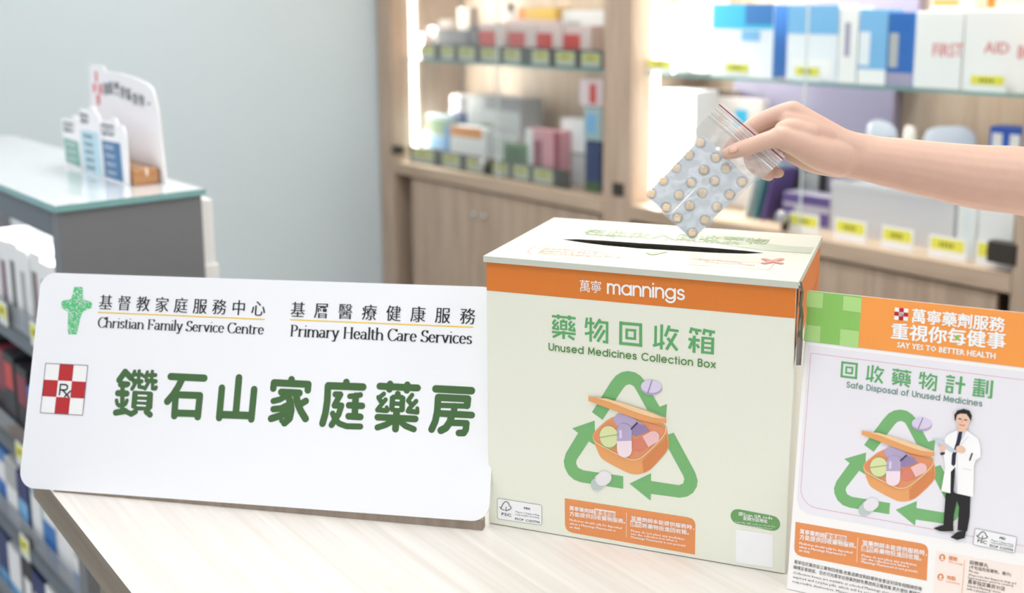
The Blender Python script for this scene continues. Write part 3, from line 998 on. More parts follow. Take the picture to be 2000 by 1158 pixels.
F = Face(FB, box)
cn = F.crop(940, 860, 3.125)
notice(F, cn, BPX / 3.125)
NQ = [cn(510, 352), cn(1307, 476), cn(511, 560)]
F.done('notice_panel', box)
F = Face(FB, box)
cert_label(F, cn, BPX / 3.125)
LQ = [cn(98, 352), cn(370, 395), cn(100, 478)]
F.done('certification_label', box)
F = Face(FB, box)
M_pill = mat('scan_note_green_print', (108, 162, 98), .5)
a_, b_ = cn(1570, 465), cn(1775, 505)
F.stroke([a_, b_], 92 / 3.125 * BPX, M_pill, 1)
F.text('即Scan QR code', cn(1572, 458), cn(1777, 484), 24 / 3.125 * BPX, WHITE, 2, fat=.0001)
F.text('查詢分店地址', cn(1598, 484), cn(1747, 505), 24 / 3.125 * BPX, WHITE, 2, fat=.0001)
F.text('Scan the QR code to check the', cn(1550, 500), cn(1795, 530), 11 / 3.125 * BPX, WHITE, 2)
F.text('list of participating stores.', cn(1565, 516), cn(1780, 543), 11 / 3.125 * BPX, WHITE, 2)
F.poly([cn(*p) for p in [(1553, 540), (1780, 575), (1779, 776), (1552, 742)]], M_lab, 1)
F.done('scan_note', box)
# orange band on the right side, torn lid flap and crumpled tape at the corner
F = Face(SB, box)
F.poly([(.001, .255), (bD - .001, .255), (bD - .001, bH - .001), (.001, bH - .001)], M_orange, 1)
F.text('mannings', (.13, .272), (.21, .272), .012, M_orange2, 2)
F.done('side_band', box)
b = MB()
M_tape = film('crumpled_tape', (150, 148, 140), .5, .35, .12, (120, 112, 100))
rnd = random.Random(2)
R_ = [(bW + .0015 + .004 * abs(sin(i * 1.7)) * (1 if i < 5 else .4), -.0005 - .0015 * cos(i * 2.3), bH + .004 - i * .011) for i in range(9)]
L_ = [(bW + .0012 + .0015 * abs(cos(i * 2.1)), .012 + .004 * sin(i * 1.3), bH + .002 - i * .011) for i in range(9)]
M_ = [((a[0] + c[0]) / 2 + .002 + .003 * abs(sin(i * 2.9)), (a[1] + c[1]) / 2, (a[2] + c[2]) / 2 + .002 * cos(i)) for i, (a, c) in enumerate(zip(R_, L_))]
V = R_ + M_ + L_
b.mesh(V, [(i, i + 1, 10 + i, 9 + i) for i in range(8)] + [(9 + i, 10 + i, 19 + i, 18 + i) for i in range(8)], M_tape)
tp = b.build('corner_tape', box, smooth=True)
md = tp.modifiers.new('thick', 'SOLIDIFY'); md.thickness = .0003

# ------------------------------------------------------------------ poster board
po, pyaw, plean, pH = (.2512, 1.0515), -.4154, .1810, .3172
e = W(cos(pyaw), sin(pyaw)); n_ = W(-sin(pyaw), cos(pyaw))
up = zz * cos(plean) + n_ * sin(plean)
P_M = frame(W(po[0], po[1], CZ + .0005), e, up)
poster = thing('poster_board', 'upright poster board with an orange header standing right of the collection box', 'poster', P_M)
pW = .262
b = MB(); b.box(0, pW, 0, pH, -.004, 0, M_poster); b.build('board', poster)
Pinv = P_M.inverted()
b = MB()
t0, f0 = P_M @ Vector((.15, .2, -.004)), None
f0 = Vector((t0.x, t0.y, CZ)) + n_ * .07
b.prism([(.115, .03), (.185, .03), (.165, .2), (.135, .2)], -.006, -.0045, M_posterw)
b.tube([Pinv @ t0, Pinv @ (f0 + zz * .003)], .003, M_posterw, 8)
b.build('back_strut', poster)
F = Face(P_M, poster)
q5 = F.crop(1540, 560, 3.861); q6 = F.crop(1530, 780, 3.064)
PP = .00056
hb = F.px(1568.5, 665.4)[1]; hb2 = F.px(2000, 718.5)[1]
sx_ = F.px(1680, 630)[0]
F.poly([(0, hb), (sx_, hb), (sx_, pH), (0, pH)], M_pgreen, 1)
for q in ([(140, 33), (265, 50), (255, 162), (133, 150)], [(415, 68), (553, 85), (547, 195), (410, 178)], [(127, 285), (243, 298), (237, 420), (115, 405)], [(392, 318), (533, 335), (527, 460), (385, 440)]):
    F.poly([q5(*p) for p in q], M_pgreen2, 2)
F.poly([(sx_, hb), (pW, hb), (pW, pH), (sx_, pH)], M_porange, 1)
checker(F, [q5(803, 155), q5(905, 166), q5(900, 257), q5(797, 247)], layer=2)
F.text('萬寧藥劑服務', q5(930, 268), q5(1627, 342), 98 / 3.861 * PP, WHITE, 2, fat=.00045)
F.text('重視你每健事', q5(775, 390), q5(1632, 472), 112 / 3.861 * PP, WHITE, 2, fat=.00055)
F.text('SAY YES TO BETTER HEALTH', q5(820, 455), q5(1558, 543), 40 / 3.861 * PP, WHITE, 2, fat=.0003)
F.poly([q5(*p) for p in ell(1271, 384, 18, 20)], M_pgreen, 3)
F.done('header_print', poster)
F = Face(P_M, poster)
F.poly([(.0005, .0005), (pW - .0005, .0005), (pW - .0005, hb - .001), (.0005, hb - .001)], M_posterw, .4)
# lavender field with a thin pink frame
x0, x1 = F.px(1562, 900)[0], pW - .008
yb = F.px(1600, 1008)[1]
F.poly([(x0 + (x1 - x0) * (p[0]), yb + (hb - .004 - yb) * p[1]) for p in [(.05, 0), (1, 0), (1, 1), (0, 1), (0, .07), (.015, .02)]], M_poster, .8)
M_fr = mat('thin_rose_print', (226, 180, 190), .5)
fx0 = F.px(1557, 900)[0] + .006
fr = [(fx0 + .018, yb + .008)] + [(fx0 + .018 - .018 * sin(radians(a)), yb + .026 - .018 * cos(radians(a))) for a in range(0, 91, 15)] + [(fx0, hb - .012), (pW - .03, hb - .012)] + \
     [(pW - .03 + .018 * sin(radians(a)), hb - .03 + .018 * cos(radians(a))) for a in range(0, 91, 15)] + [(pW - .012, yb + .008), (fx0 + .018, yb + .008)]
F.stroke(fr, .0006, M_fr, 1.2)
F.done('field_print', poster)
F = Face(P_M, poster)
q7 = lambda x, y: F.px(1630 + x / 6.25, 695 + y / 6.25)


def place_glyph(ch, tl, tr, bl):
    """the box heading character refitted to a parallelogram on the poster"""
    st = GLST[ch]
    xs = [p[0] for _, a, c in st for p in (a, c)]; ys = [p[1] for _, a, c in st for p in (a, c)]
    sx, sy = max(xs) - min(xs), max(ys) - min(ys)
    k = math.hypot(tr[0] - tl[0], tr[1] - tl[1]) / sx
    f = F.affine(bl, (bl[0] + tr[0] - tl[0], bl[1] + tr[1] - tl[1]), tl)
    for w, a, c in st:
        F.stroke([f((p[0] - min(xs)) / sx, (p[1] - min(ys)) / sy) for p in (a, c)], w * k, M_hgreen, 2, True)


for ch, tl, tr, bl in (('回', (85, 62), (288, 88), (72, 258)), ('收', (398, 100), (612, 135), (378, 305)), ('藥', (710, 145), (940, 182), (695, 348)), ('物', (1042, 185), (1260, 222), (1022, 395))):
    place_glyph(ch, q7(*tl), q7(*tr), q7(*bl))
for w, p, q in [(28, (1415, 233), (1413, 256)), (26, (1363, 250), (1472, 265)), (24, (1370, 292), (1462, 305)), (24, (1363, 330), (1457, 345)), (26, (1358, 370), (1452, 384)), (28, (1372, 365), (1365, 447)), (28, (1438, 378), (1432, 452)), (24, (1352, 435), (1447, 447)), (32, (1548, 250), (1525, 465)), (32, (1475, 330), (1596, 350)),
                (20, (1705, 285), (1840, 300)), (20, (1698, 318), (1846, 333)), (20, (1695, 350), (1840, 366)), (26, (1772, 278), (1765, 395)), (20, (1690, 385), (1832, 400)), (22, (1697, 412), (1830, 427)), (24, (1707, 410), (1700, 466)), (24, (1820, 423), (1815, 477)), (22, (1762, 400), (1757, 487)), (18, (1700, 443), (1820, 457)), (22, (1680, 478), (1832, 495)), (28, (1870, 300), (1857, 465)), (30, (1925, 298), (1907, 517)), (24, (1868, 503), (1915, 511))]:
    F.stroke([q7(*p), q7(*q)], w / 6.25 * PP * .84, M_hgreen, 2, True)
drawn_text(F, 'Safe Disposal of Unused Medicines', q7(143, 380), q7(1803, 615), 44 / 6.25 * PP, 11 / 6.25 * PP, M_greytext, gap=.42)
F.done('heading_print', poster)


def map3(src, dst):
    (x0, y0), (x1, y1), (x2, y2) = src
    A = Matrix(((x1 - x0, x2 - x0), (y1 - y0, y2 - y0))).inverted()
    D = Matrix(((dst[1][0] - dst[0][0], dst[2][0] - dst[0][0]), (dst[1][1] - dst[0][1], dst[2][1] - dst[0][1])))
    T = D @ A
    return lambda p: (dst[0][0] + T[0][0] * (p[0] - x0) + T[0][1] * (p[1] - y0), dst[0][1] + T[1][0] * (p[0] - x0) + T[1][1] * (p[1] - y0))


FB_ = Face(FB, box)
F = Face(P_M, poster)
mp = map3(EMQ, [q6(700, 60), q6(303, 530), q6(672, 660)])
emblem(F, lambda x, y: mp(FB_.px(1080 + x / 3.993, 700 + y / 3.993)), BPX / 3.993 * .9)
F.done('recycling_emblem', poster)
F = Face(P_M, poster)
M_skp = mat('printed_face', (240, 200, 176), .5); M_coat = mat('printed_coat', (252, 252, 254), .5); M_navy = mat('printed_tie', (30, 32, 56), .5); M_clipb = mat('printed_clipboard', (206, 214, 226), .5); M_shade = mat('printed_coat_fold', (214, 216, 226), .5)
for mt, ly, pts in [
    (BLACK, 8, [(1000, 405), (1028, 400), (1018, 555), (1120, 580), (1115, 700), (1100, 785), (1042, 780), (1052, 640), (1038, 600), (1020, 690), (1016, 765), (958, 755), (972, 560), (1000, 558)]),
    (BLACK, 8.4, [(898, 768), (965, 745), (1018, 755), (1018, 786), (940, 786)]), (BLACK, 8.4, [(1000, 822), (1040, 790), (1095, 780), (1086, 826), (1040, 838)]),
    (M_coat, 9, [(1042, 182), (990, 205), (968, 230), (960, 330), (970, 400), (945, 545), (1000, 558), (1003, 430), (1030, 400), (1040, 560), (1138, 580), (1140, 400), (1150, 362), (1182, 342), (1180, 280), (1165, 230), (1120, 200), (1095, 182), (1062, 215)]),
    (M_skp, 9.2, [(1045, 160), (1040, 186), (1062, 205), (1098, 184), (1095, 160)]), (M_shade, 9.3, [(1042, 180), (1055, 225), (1066, 200), (1098, 182), (1075, 232), (1040, 260), (1030, 300)]),
    (M_navy, 9.6, [(1050, 190), (1072, 190), (1064, 240), (1034, 330), (1030, 385), (1018, 398), (1006, 385), (1010, 330), (1036, 250)]),
    (M_skp, 10, [(1032, 100), (1035, 138), (1048, 165), (1064, 179), (1086, 180), (1104, 162), (1118, 125), (1115, 100), (1085, 80), (1050, 80)]),
    (BLACK, 10.4, [(1026, 125), (1023, 90), (1042, 64), (1080, 54), (1114, 65), (1129, 95), (1122, 128), (1114, 110), (1096, 84), (1060, 82), (1040, 90), (1033, 122)]),
    (M_clipb, 9.8, [(890, 232), (930, 230), (1052, 315), (1000, 312), (950, 272)]), (M_skp, 10, ell(955, 287, 20, 22)), (M_skp, 10, ell(1062, 296, 30, 22, 20)),
    (M_navy, 9.7, [(936, 318), (968, 312), (966, 326), (945, 332)])]:
    F.poly([q6(*p) for p in pts], mt, ly)
for w, pts, mt in [(5, [(1050, 113), (1064, 115)], BLACK), (5, [(1084, 119), (1098, 121)], BLACK), (6, [(1055, 146), (1068, 153), (1084, 151)], M_coral), (3, [(1072, 122), (1068, 135)], M_coral), (7, [(1116, 360), (1130, 320)], M_navy), (3, [(1075, 410), (1128, 420)], M_shade), (3, [(1062, 268), (1105, 222)], M_shade), (3, [(1040, 330), (1040, 560)], M_shade)]:
    F.stroke([q6(*p) for p in pts], w / 3.064 * PP, mt, 11)
F.done('pharmacist_picture', poster)
F = Face(P_M, poster)
mp2 = map3(NQ, [q6(73, 732), q6(868, 868), q6(63, 935)])
notice(F, lambda x, y: mp2(FB_.px(940 + x / 3.125, 860 + y / 3.125)), BPX / 3.125 * .95)
F.done('notice_panel', poster)
F = Face(Matrix.Translation(Vector((P_M[0][2], P_M[1][2], P_M[2][2])) * .0006) @ P_M, poster)
mp3 = map3(LQ, [q6(1148, 770), q6(1398, 823), q6(1135, 868)])
cert_label(F, lambda x, y: mp3(FB_.px(940 + x / 3.125, 860 + y / 3.125)), BPX / 3.125 * .88)
F.done('certification_label', poster)
F = Face(P_M, poster)
k6 = PP / 3.064
for tx, p, q, h in [('萬寧指定藥房設立藥物回收箱,收集過期或剩餘藥物後會送到領有相關牌照嘅', (65, 980), (828, 1146), 22), ('機構妥善銷毀。您亦可向萬寧註冊藥劑師免費諮詢正確用藥,更方便你,更健康', (60, 1012), (820, 1178), 22),
                    ('Collection boxes are available at selected Mannings stores. They collect', (60, 1040), (800, 1200), 14), ('expired and surplus pills, which will be sent to a licensed facility for', (58, 1066), (798, 1226), 14), ('responsible destruction. Mannings Pharmacists are ready to help you', (55, 1093), (795, 1253), 14),
                    ('固體藥丸', (1115, 984), (1225, 1006), 22), ('(不包括危險藥物、藥水)', (1112, 1012), (1362, 1058), 20), ('Pills only', (1110, 1030), (1168, 1043), 12), ('(Please note that dangerous drugs and', (1108, 1052), (1392, 1106), 12), ('liquid medicines cannot be received)', (1105, 1070), (1375, 1120), 12),
                    ('萬寧指定藥房分店', (1104, 1100), (1325, 1146), 24), ('Selected Mannings stores', (1100, 1118), (1300, 1160), 13), ('with a pharmacist', (1097, 1137), (1240, 1166), 13)]:
    F.text(tx, q6(*p), q6(*q), h * k6, BLACK if ord(tx[0]) > 1000 or tx[0] in '(PS' else M_navy, 3)
F.poly([q6(*p) for p in [(915, 905), (1440, 1000), (1420, 1330), (890, 1240)]], M_peach, 1)
F.stroke([q6(1085, 960), q6(1065, 1200)], 2 * k6, M_orange2, 2)
for cx, cy in ((951, 945), (941, 1062)):
    F.poly([q6(*p) for p in ell(cx, cy, 19, 21)], M_orange2, 2)
    F.poly([q6(*p) for p in ell(cx, cy - 3, 7, 8)], WHITE, 3)
    F.stroke([q6(cx - 7, cy + 10), q6(cx + 8, cy + 12)], 6 * k6, WHITE, 3)
F.text('種類', q6(988, 958), q6(1040, 968), 22 * k6, M_orange2, 3, fat=.0001)
F.text('We accept', q6(986, 975), q6(1076, 992), 12 * k6, M_orange2, 3)
F.text('地點', q6(978, 1074), q6(1030, 1084), 22 * k6, M_orange2, 3, fat=.0001)
F.text('Locations', q6(976, 1092), q6(1056, 1108), 12 * k6, M_orange2, 3)
F.done('small_print', poster)

# ------------------------------------------------------------------ hand with the zip bag
D0 = 1.25
cb = ahead(1400, 335, D0)
rd = (cb - EYE).normalized()
be_ = W(1, 0, 0); be_ = (be_ - rd * be_.dot(rd)).normalized()
bu_ = be_.cross(rd).normalized()
if bu_.z < 0:
    bu_ = -bu_
Z_M = frame(cb, be_, bu_)
BAGN = Vector((Z_M[0][2], Z_M[1][2], Z_M[2][2]))
FZ = Face(Z_M, None)
bag = thing('zip_bag', 'clear resealable plastic bag with a red seal line pinched in the hand', 'plastic bag', Z_M)


def lerp_poly(P, t):
    L = [math.dist(a, c) for a, c in zip(P, P[1:])]
    s_ = t * sum(L)
    for i, l in enumerate(L):
        if s_ <= l or i == len(L) - 1:
            f = min(1, s_ / l)
            return tuple(P[i][j] + (P[i + 1][j] - P[i][j]) * f for j in (0, 1))
        s_ -= l


Le = [FZ.px(*p) for p in [(1409, 199), (1381, 228), (1356, 254), (1258, 386)]]
Re = [FZ.px(*p) for p in [(1535, 306), (1488, 351), (1470, 356), (1356, 473)]]
rnd = random.Random(8)
for sgn, nm in ((1, 'front_sheet'), (-1, 'back_sheet')):
    b = MB()
    NU, NV = 22, 26
    V = []
    for j in range(NV + 1):
        v = j / NV
        a, c = lerp_poly(Le, v), lerp_poly(Re, v)
        for i in range(NU + 1):
            u = i / NU
            bul = (4 * u * (1 - u)) ** .6 * min(1, 6 * (1 - v)) * min(1, max(0, v - .1) * 4)
            z = sgn * (.0006 + .0042 * bul)
            wr = .0012 * sin(9 * u + 14 * v + 2 * sgn) * sin(7 * v - 11 * u) + .0007 * sin(31 * u - 22 * v + sgn) + .0006 * sin(40 * v + 17 * u)
            z += wr * (.25 + bul)
            V.append((a[0] + (c[0] - a[0]) * u, a[1] + (c[1] - a[1]) * u, z))
    b.mesh(V, [(j * (NU + 1) + i, j * (NU + 1) + i + 1, (j + 1) * (NU + 1) + i + 1, (j + 1) * (NU + 1) + i) for j in range(NV) for i in range(NU)], M_film)
    b.build(nm, bag, smooth=True)
M_zip = film('milky_zip_strip', (240, 240, 242), .4, .62, .15, (246, 246, 248))
M_ziph = film('faint_zip_strip', (250, 250, 250), .3, .3, .15, (246, 246, 248))
M_zred = mat('red_seal_line', (150, 30, 44), .35)


def zipline(t, w, mt, z):
    a, c = lerp_poly(Le, t), lerp_poly(Re, t)
    return [Vector((a[0], a[1], z)), Vector((c[0], c[1], z))], w, mt


b = MB()
for t, w, mt in ((.045, .0007, M_zip), (.075, .0006, M_ziph), (.098, .0005, M_zip), (.118, .0005, M_ziph), (.145, .0011, M_zip), (.16, .0006, M_ziph)):
    pts, w, mt = zipline(t, w, mt, .0012)
    b.tube(pts, w, mt, 8)
b.build('zip_ridges', bag)
b = MB()
pts, w, mt = zipline(.028, .0007, M_zred, .0014)
b.tube(pts, w, mt, 8)
b.build('red_seal', bag)
# the two blister packs inside
M_foil = mat('brushed_foil', (224, 230, 236), .32, metal=.45, var=.05, nscale=90)
M_tab = mat('apricot_tablet', (252, 222, 182), .45, var=.04, nscale=400)
M_dome = film('clear_blister', (255, 255, 255), .10, .02, .08, edge=.2)
packs = [('left', [(1369, 259), (1415, 302), (1304, 423), (1262, 380)], [(1368, 279), (1346, 303), (1321, 328), (1296, 353), (1272, 378), (1398, 308), (1375, 332), (1350, 357), (1326, 381), (1301, 405)], 0),
         ('right', [(1417, 305), (1470, 350), (1353, 468), (1305, 423.5)], [(1418, 329), (1396, 353), (1372, 377), (1347, 402), (1323, 426), (1449, 355), (1425, 380), (1400, 404), (1377, 430), (1352, 455)], 1)]
for nm, q, pills, k in packs:
    Q = [Vector(FZ.px(*p)) for p in q]
    O = Q[3]
    X = (Vector(FZ.px(1353, 468)) - Vector(FZ.px(1262, 380))).normalized()
    Y = Vector((-X.y, X.x))
    if Y.dot(Q[0] - Q[3]) < 0:
        Y = -Y
    w_, h_ = (Q[2] - Q[3]).length, (Q[0] - Q[3]).length
    PM = Z_M @ frame(Vector((O.x, O.y, -.0008 - .0004 * k)), Vector((X.x, X.y, 0)), Vector((Y.x, Y.y, 0)))
    pk = thing('blister_pack', ['silver blister pack in the bag, on its left side beneath the thumb tip', 'silver blister pack in the bag, the lower one on its right side'][k], 'blister pack', PM, 'blister packs in the zip bag')
    b = MB(); b.prism(rrect(w_, h_, .004, 5), -.0003, .0003, M_foil)
    b.build('foil_card', pk)
    inv2 = PM.inverted()
    for pi_, (x, y) in enumerate(pills):
        ca, sa = cos(.72 + .22 * sin(pi_ * 2.7 + k)), sin(.72 + .22 * sin(pi_ * 2.7 + k))
        s2, t2 = FZ.px(x, y)
        c = inv2 @ (Z_M @ Vector((s2, t2, 0)))
        b = MB()
        V, F_ = [], []
        for rr, z in ((.0034, .0004), (.0040, .0009), (.0041, .0022), (.0036, .0029), (.0020, .0031)):
            V += [(c.x + (px_ * ca - py_ * sa) * rr / .004, c.y + (px_ * sa + py_ * ca) * rr / .004, z) for px_, py_ in [(a - .004, b2 - .004) for a, b2 in rrect(.008, .008, .0022, 4)]]
        m_ = len(V) // 5
        F_ = [(i * m_ + j, i * m_ + (j + 1) % m_, (i + 1) * m_ + (j + 1) % m_, (i + 1) * m_ + j) for i in range(4) for j in range(m_)] + [tuple(range(4 * m_, 5 * m_))]
        b.mesh(V, F_, M_tab)
        tb = b.build('tablet', pk)
        b = MB()
        b.lathe([(.0069, .0004), (.0062, .0016), (.0049, .0031), (.0025, .0039), (.0006, .004)], M_dome, 18, at(c.x, c.y, 0))
        b.build('blister_dome', tb, smooth=True)

# ---- the arm and hand: rounded limbs fused into one skin
def HP(px, py, dz):
    return ahead(px, py, D0 + .012 + dz)


def limb(b, pts, n=20, sub=5):
    """pts: (px, py, depth offset, radius m); smooth path with rounded ends"""
    P = [HP(*p[:3]) for p in pts]
    R = [p[3] for p in pts]
    path, rad = [], []
    for i in range(len(P) - 1):
        p0, p1, p2, p3 = P[max(i - 1, 0)], P[i], P[i + 1], P[min(i + 2, len(P) - 1)]
        r0, r1, r2, r3 = R[max(i - 1, 0)], R[i], R[i + 1], R[min(i + 2, len(P) - 1)]
        for k in range(sub):
            t = k / sub
            f = lambda a, b_, c, d: .5 * ((2 * b_) + (c - a) * t + (2 * a - 5 * b_ + 4 * c - d) * t * t + (3 * b_ - a - 3 * c + d) * t ** 3)
            path.append(Vector([f(p0[j], p1[j], p2[j], p3[j]) for j in range(3)]))
            rad.append(f(r0, r1, r2, r3))
    path.append(P[-1]); rad.append(R[-1])
    # hemispherical ends
    a = (path[0] - path[1]).normalized(); z = (path[-1] - path[-2]).normalized()
    st = [(path[0] + a * rad[0] * sin(radians(q)), rad[0] * cos(radians(q))) for q in (86, 65, 45, 22)]
    en = [(path[-1] + z * rad[-1] * sin(radians(q)), rad[-1] * cos(radians(q))) for q in (22, 45, 65, 86)]
    b.tube([p for p, _ in st] + path + [p for p, _ in en], [r for _, r in st] + rad + [r for _, r in en], M_skin, n)


hb_ = MB()
# forearm and wrist
limb(hb_, [(2640, 455, .06, .052), (2440, 432, .045, .049), (2250, 402, .03, .0455), (2110, 376, .016, .0435), (2000, 354, .010, .0415), (1914, 346, .008, .039), (1842, 335, .008, .0352), (1745, 318, .010, .0305), (1680, 308, .012, .0268), (1640, 302, .014, .0262)])
limb(hb_, [(1842, 335, .026, .030), (1745, 320, .030, .026), (1660, 306, .034, .0225), (1600, 292, .034, .020)])
# palm: four metacarpals, thumb base and heel
limb(hb_, [(1720, 304, 0.012, 0.0225), (1650, 290, .010, .0225), (1600, 258, .010, .019), (1548, 217, .012, .0128)])
limb(hb_, [(1720, 310, 0.021, 0.0215), (1650, 296, .026, .0215), (1600, 262, .030, .0185), (1548, 222, .033, .0125)])
limb(hb_, [(1720, 316, 0.032, 0.0205), (1650, 302, .040, .0205), (1605, 272, .047, .0175), (1556, 236, .051, .0120)])
limb(hb_, [(1720, 320, 0.037, 0.0195), (1650, 306, .046, .0195), (1612, 285, .058, .0165), (1568, 256, .066, .0112)])
limb(hb_, [(1640, 306, .004, .0235), (1600, 298, -.006, .0205), (1560, 281, -.013, .0165), (1520, 268, -.017, .0128)])
limb(hb_, [(1640, 318, .020, .0185), (1590, 312, .022, .0165), (1552, 296, .028, .0145)])
limb(hb_, [(1610, 266, .004, .0170), (1570, 246, .004, .0150), (1538, 235, .005, .0120)])
limb(hb_, [(1580, 262, -.004, .0150), (1545, 252, -.008, .0120), (1528, 252, -.010, .0095)])
# thumb in front of the bag
limb(hb_, [(1530, 268, -.017, .0128), (1500, 274, -.019, .0108), (1470, 284, -.020, .0100), (1450, 290, -.0195, .0098), (1432, 296, -.0185, .0086), (1421, 300, -.0175, .0074)])
# index finger over the back of the bag
limb(hb_, [(1548, 217, .012, .0128), (1515, 226, .013, .0116), (1484, 239, .014, .0104), (1464, 251, .014, .0100), (1442, 270, .0115, .0088), (1428, 286, .009, .0078), (1420, 295, .0085, .0070)])
# middle, ring and little finger curled behind the bag
limb(hb_, [(1548, 222, .033, .0125), (1508, 240, .036, .0112), (1478, 266, .036, .0102), (1466, 296, .030, .0095), (1468, 318, .022, .0084), (1476, 330, .017, .0074)])
limb(hb_, [(1556, 236, .051, .0120), (1518, 258, .052, .0106), (1492, 288, .050, .0098), (1482, 318, .040, .0090), (1490, 336, .030, .0080), (1502, 343, .024, .0070)])
limb(hb_, [(1568, 256, .066, .0112), (1532, 278, .064, .0096), (1510, 304, .060, .0088), (1504, 325, .048, .0080), (1512, 336, .038, .0070), (1522, 338, .032, .0062)])
raw = hb_.build('skin_form')
rm = raw.modifiers.new('fuse', 'REMESH'); rm.mode = 'VOXEL'; rm.voxel_size = .0017
sm = raw.modifiers.new('soften', 'SMOOTH'); sm.factor = .5; sm.iterations = 9
dg = bpy.context.evaluated_depsgraph_get()
me = bpy.data.meshes.new_from_object(raw.evaluated_get(dg))
me.name = 'person'
bpy.data.objects.remove(raw)
me.polygons.foreach_set('use_smooth', [True] * len(me.polygons))
me.materials.clear(); me.materials.append(M_skin)
person = bpy.data.objects.new('person', me)
COL.objects.link(person)
tag(person, 'bare forearm and hand reaching in from the right, pinching the clear bag', 'person')
# thumb nail
b = MB()
nc = HP(1431, 291, -.0275); na = (HP(1420, 295, -.0262) - HP(1441, 286, -.0285)).normalized()
nn = (EYE - nc).normalized(); nn = (nn * .75 + bu_ * .55); nn = (nn - na * nn.dot(na)).normalized(); nb = na.cross(nn)
V = []
for i in range(7):
    for j in range(7):
        a, c = (i / 6 - .5) * 2, (j / 6 - .5) * 2
        w2 = .0046 * (1 - .9 * abs(a) ** 3.2) ** .5 if abs(a) < 1 else .0015
        V.append(nc + na * (a * .0058) + nb * (c * w2) + nn * (.0004 - .0016 * c * c - .0007 * a * a))
b.mesh(V, [(i * 7 + j, i * 7 + j + 1, (i + 1) * 7 + j + 1, (i + 1) * 7 + j) for i in range(6) for j in range(6)], M_nail)
o = b.build('thumb_nail', person, smooth=True)
md = o.modifiers.new('thick', 'SOLIDIFY'); md.thickness = .0006
b = MB()
for x, y in ((1976, 294), (1989, 293)):
    p = HP(x, y, -.02); b.lathe([(.0011, -.0003), (.001, .0003), (.0004, .0006)], M_clip, 8, at(*p))

# ------------------------------------------------------------------ display gondola on the left
GX0, GX1, GY0, GY1, GZ = -3.30, -2.05, .635, .912, 1.20
gon = thing('display_gondola', 'grey display gondola with stocked shelves and a glass top beside the counter', 'display shelf', at(GX1, GY0, 0))
gw_, gd_ = GX1 - GX0, GY1 - GY0
b = MB(); b.box(-.045, 0, 0, gd_, 0, GZ - .012, M_grey); b.build('end_panel', gon, bevel=.002)
b = MB(); b.box(-gw_, -gw_ + .03, 0, gd_, 0, GZ - .012, M_grey); b.build('end_panel', gon)
b = MB(); b.box(-gw_ + .03, -.045, gd_ - .03, gd_ - .012, 0, GZ - .07, M_shelf); b.build('back_panel', gon)
b = MB(); b.box(-gw_ + .03, -.045, 0, gd_, GZ - .066, GZ - .0122, M_grey2); b.build('top_fascia', gon)
b = MB()
b.box(-gw_ - .006, .008, -.008, gd_ + .006, GZ - .012, GZ - .0005, M_glass_g)
b.face([(-gw_ - .005, -.007, GZ), (.007, -.007, GZ), (.007, gd_ + .005, GZ), (-gw_ - .005, gd_ + .005, GZ)], M_glass_top)
b.build('glass_top', gon)
M_lip = film('clear_shelf_lip', (244, 246, 250), .25, .12, .05)
SHZ = [.88, .60, .37, .13]
for z in SHZ:
    b = MB(); b.box(-gw_ + .03, -.045, .012, gd_ - .03, z - .004, z, M_shelf); b.box(-gw_ + .03, -.045, .0, .012, z - .028, z, M_grey2)
    sh = b.build('shelf', gon)
    b = MB(); b.box(-gw_ + .03, -.046, .004, .006, z, z + .055, M_lip); b.build('clear_lip', sh)
b = MB(); b.box(-.16, -.02, gd_, gd_ + .05, .30, .305, M_shelf); b.build('rear_shelf', gon)


def c_(name, rgb):
    return mat('print_' + name, rgb, .45, var=.03, nscale=120)


P_WHITE = c_('carton_white', (240, 240, 240)); P_OFF = c_('carton_cream', (236, 230, 220)); P_NAVY = c_('navy', (38, 52, 104)); P_BLUE = c_('blue', (52, 120, 190)); P_SKY = c_('sky', (120, 180, 226))
P_DEEP = c_('deep_blue', (30, 100, 180)); P_RED = c_('red', (206, 62, 56)); P_PINK = c_('pink', (216, 150, 160)); P_MAR = c_('maroon', (140, 40, 60)); P_GRN = c_('green', (96, 134, 76)); P_DGRN = c_('dark_green', (58, 92, 52))
P_GREY = c_('grey', (178, 180, 180)); P_DGREY = c_('dark_grey', (120, 118, 120)); P_BROWN = c_('dark_brown', (92, 80, 70)); P_TAUPE = c_('taupe', (168, 154, 144)); P_YEL = c_('yellow', (226, 186, 62)); P_OR = c_('orange', (222, 138, 40))
P_LIL = c_('lilac', (158, 153, 178)); P_PUR = c_('purple', (96, 76, 140)); P_TEAL = c_('teal', (90, 150, 160)); P_CYAN = c_('cyan', (60, 184, 226)); P_PLUM = c_('plum', (130, 100, 118)); P_BLK = c_('black', (40, 38, 42)); P_AQ = c_('aqua_grey', (170, 190, 194))


def carton(name, label, cat, x0, x1, y0, dep, z0, z1, base, prints=(), group=None, side=None, yaw=0.0):
    """a folding carton whose front faces -Y; prints = (s0, s1, t0, t1, material) in fractions of the front"""
    w, h = x1 - x0, z1 - z0
    b = MB()
    b.box(0, w, 0, dep, 0, h, base)
    if side:
        b.face([(w + .0004, .002, .002), (w + .0004, dep - .002, .002), (w + .0004, dep - .002, h - .002), (w + .0004, .002, h - .002)], side)
    for k, (s0, s1, t0, t1, mt) in enumerate(prints):
        y = -.0004 * (k + 1)
        b.face([(w * s0, y, h * t0), (w * s1, y, h * t0), (w * s1, y, h * t1), (w * s0, y, h * t1)], mt)
    M = at(x0, y0, z0) @ Matrix.Rotation(yaw, 4, 'Z')
    o = b.build(name, None, M, bevel=.0012)
    return tag(o, label, cat, group)


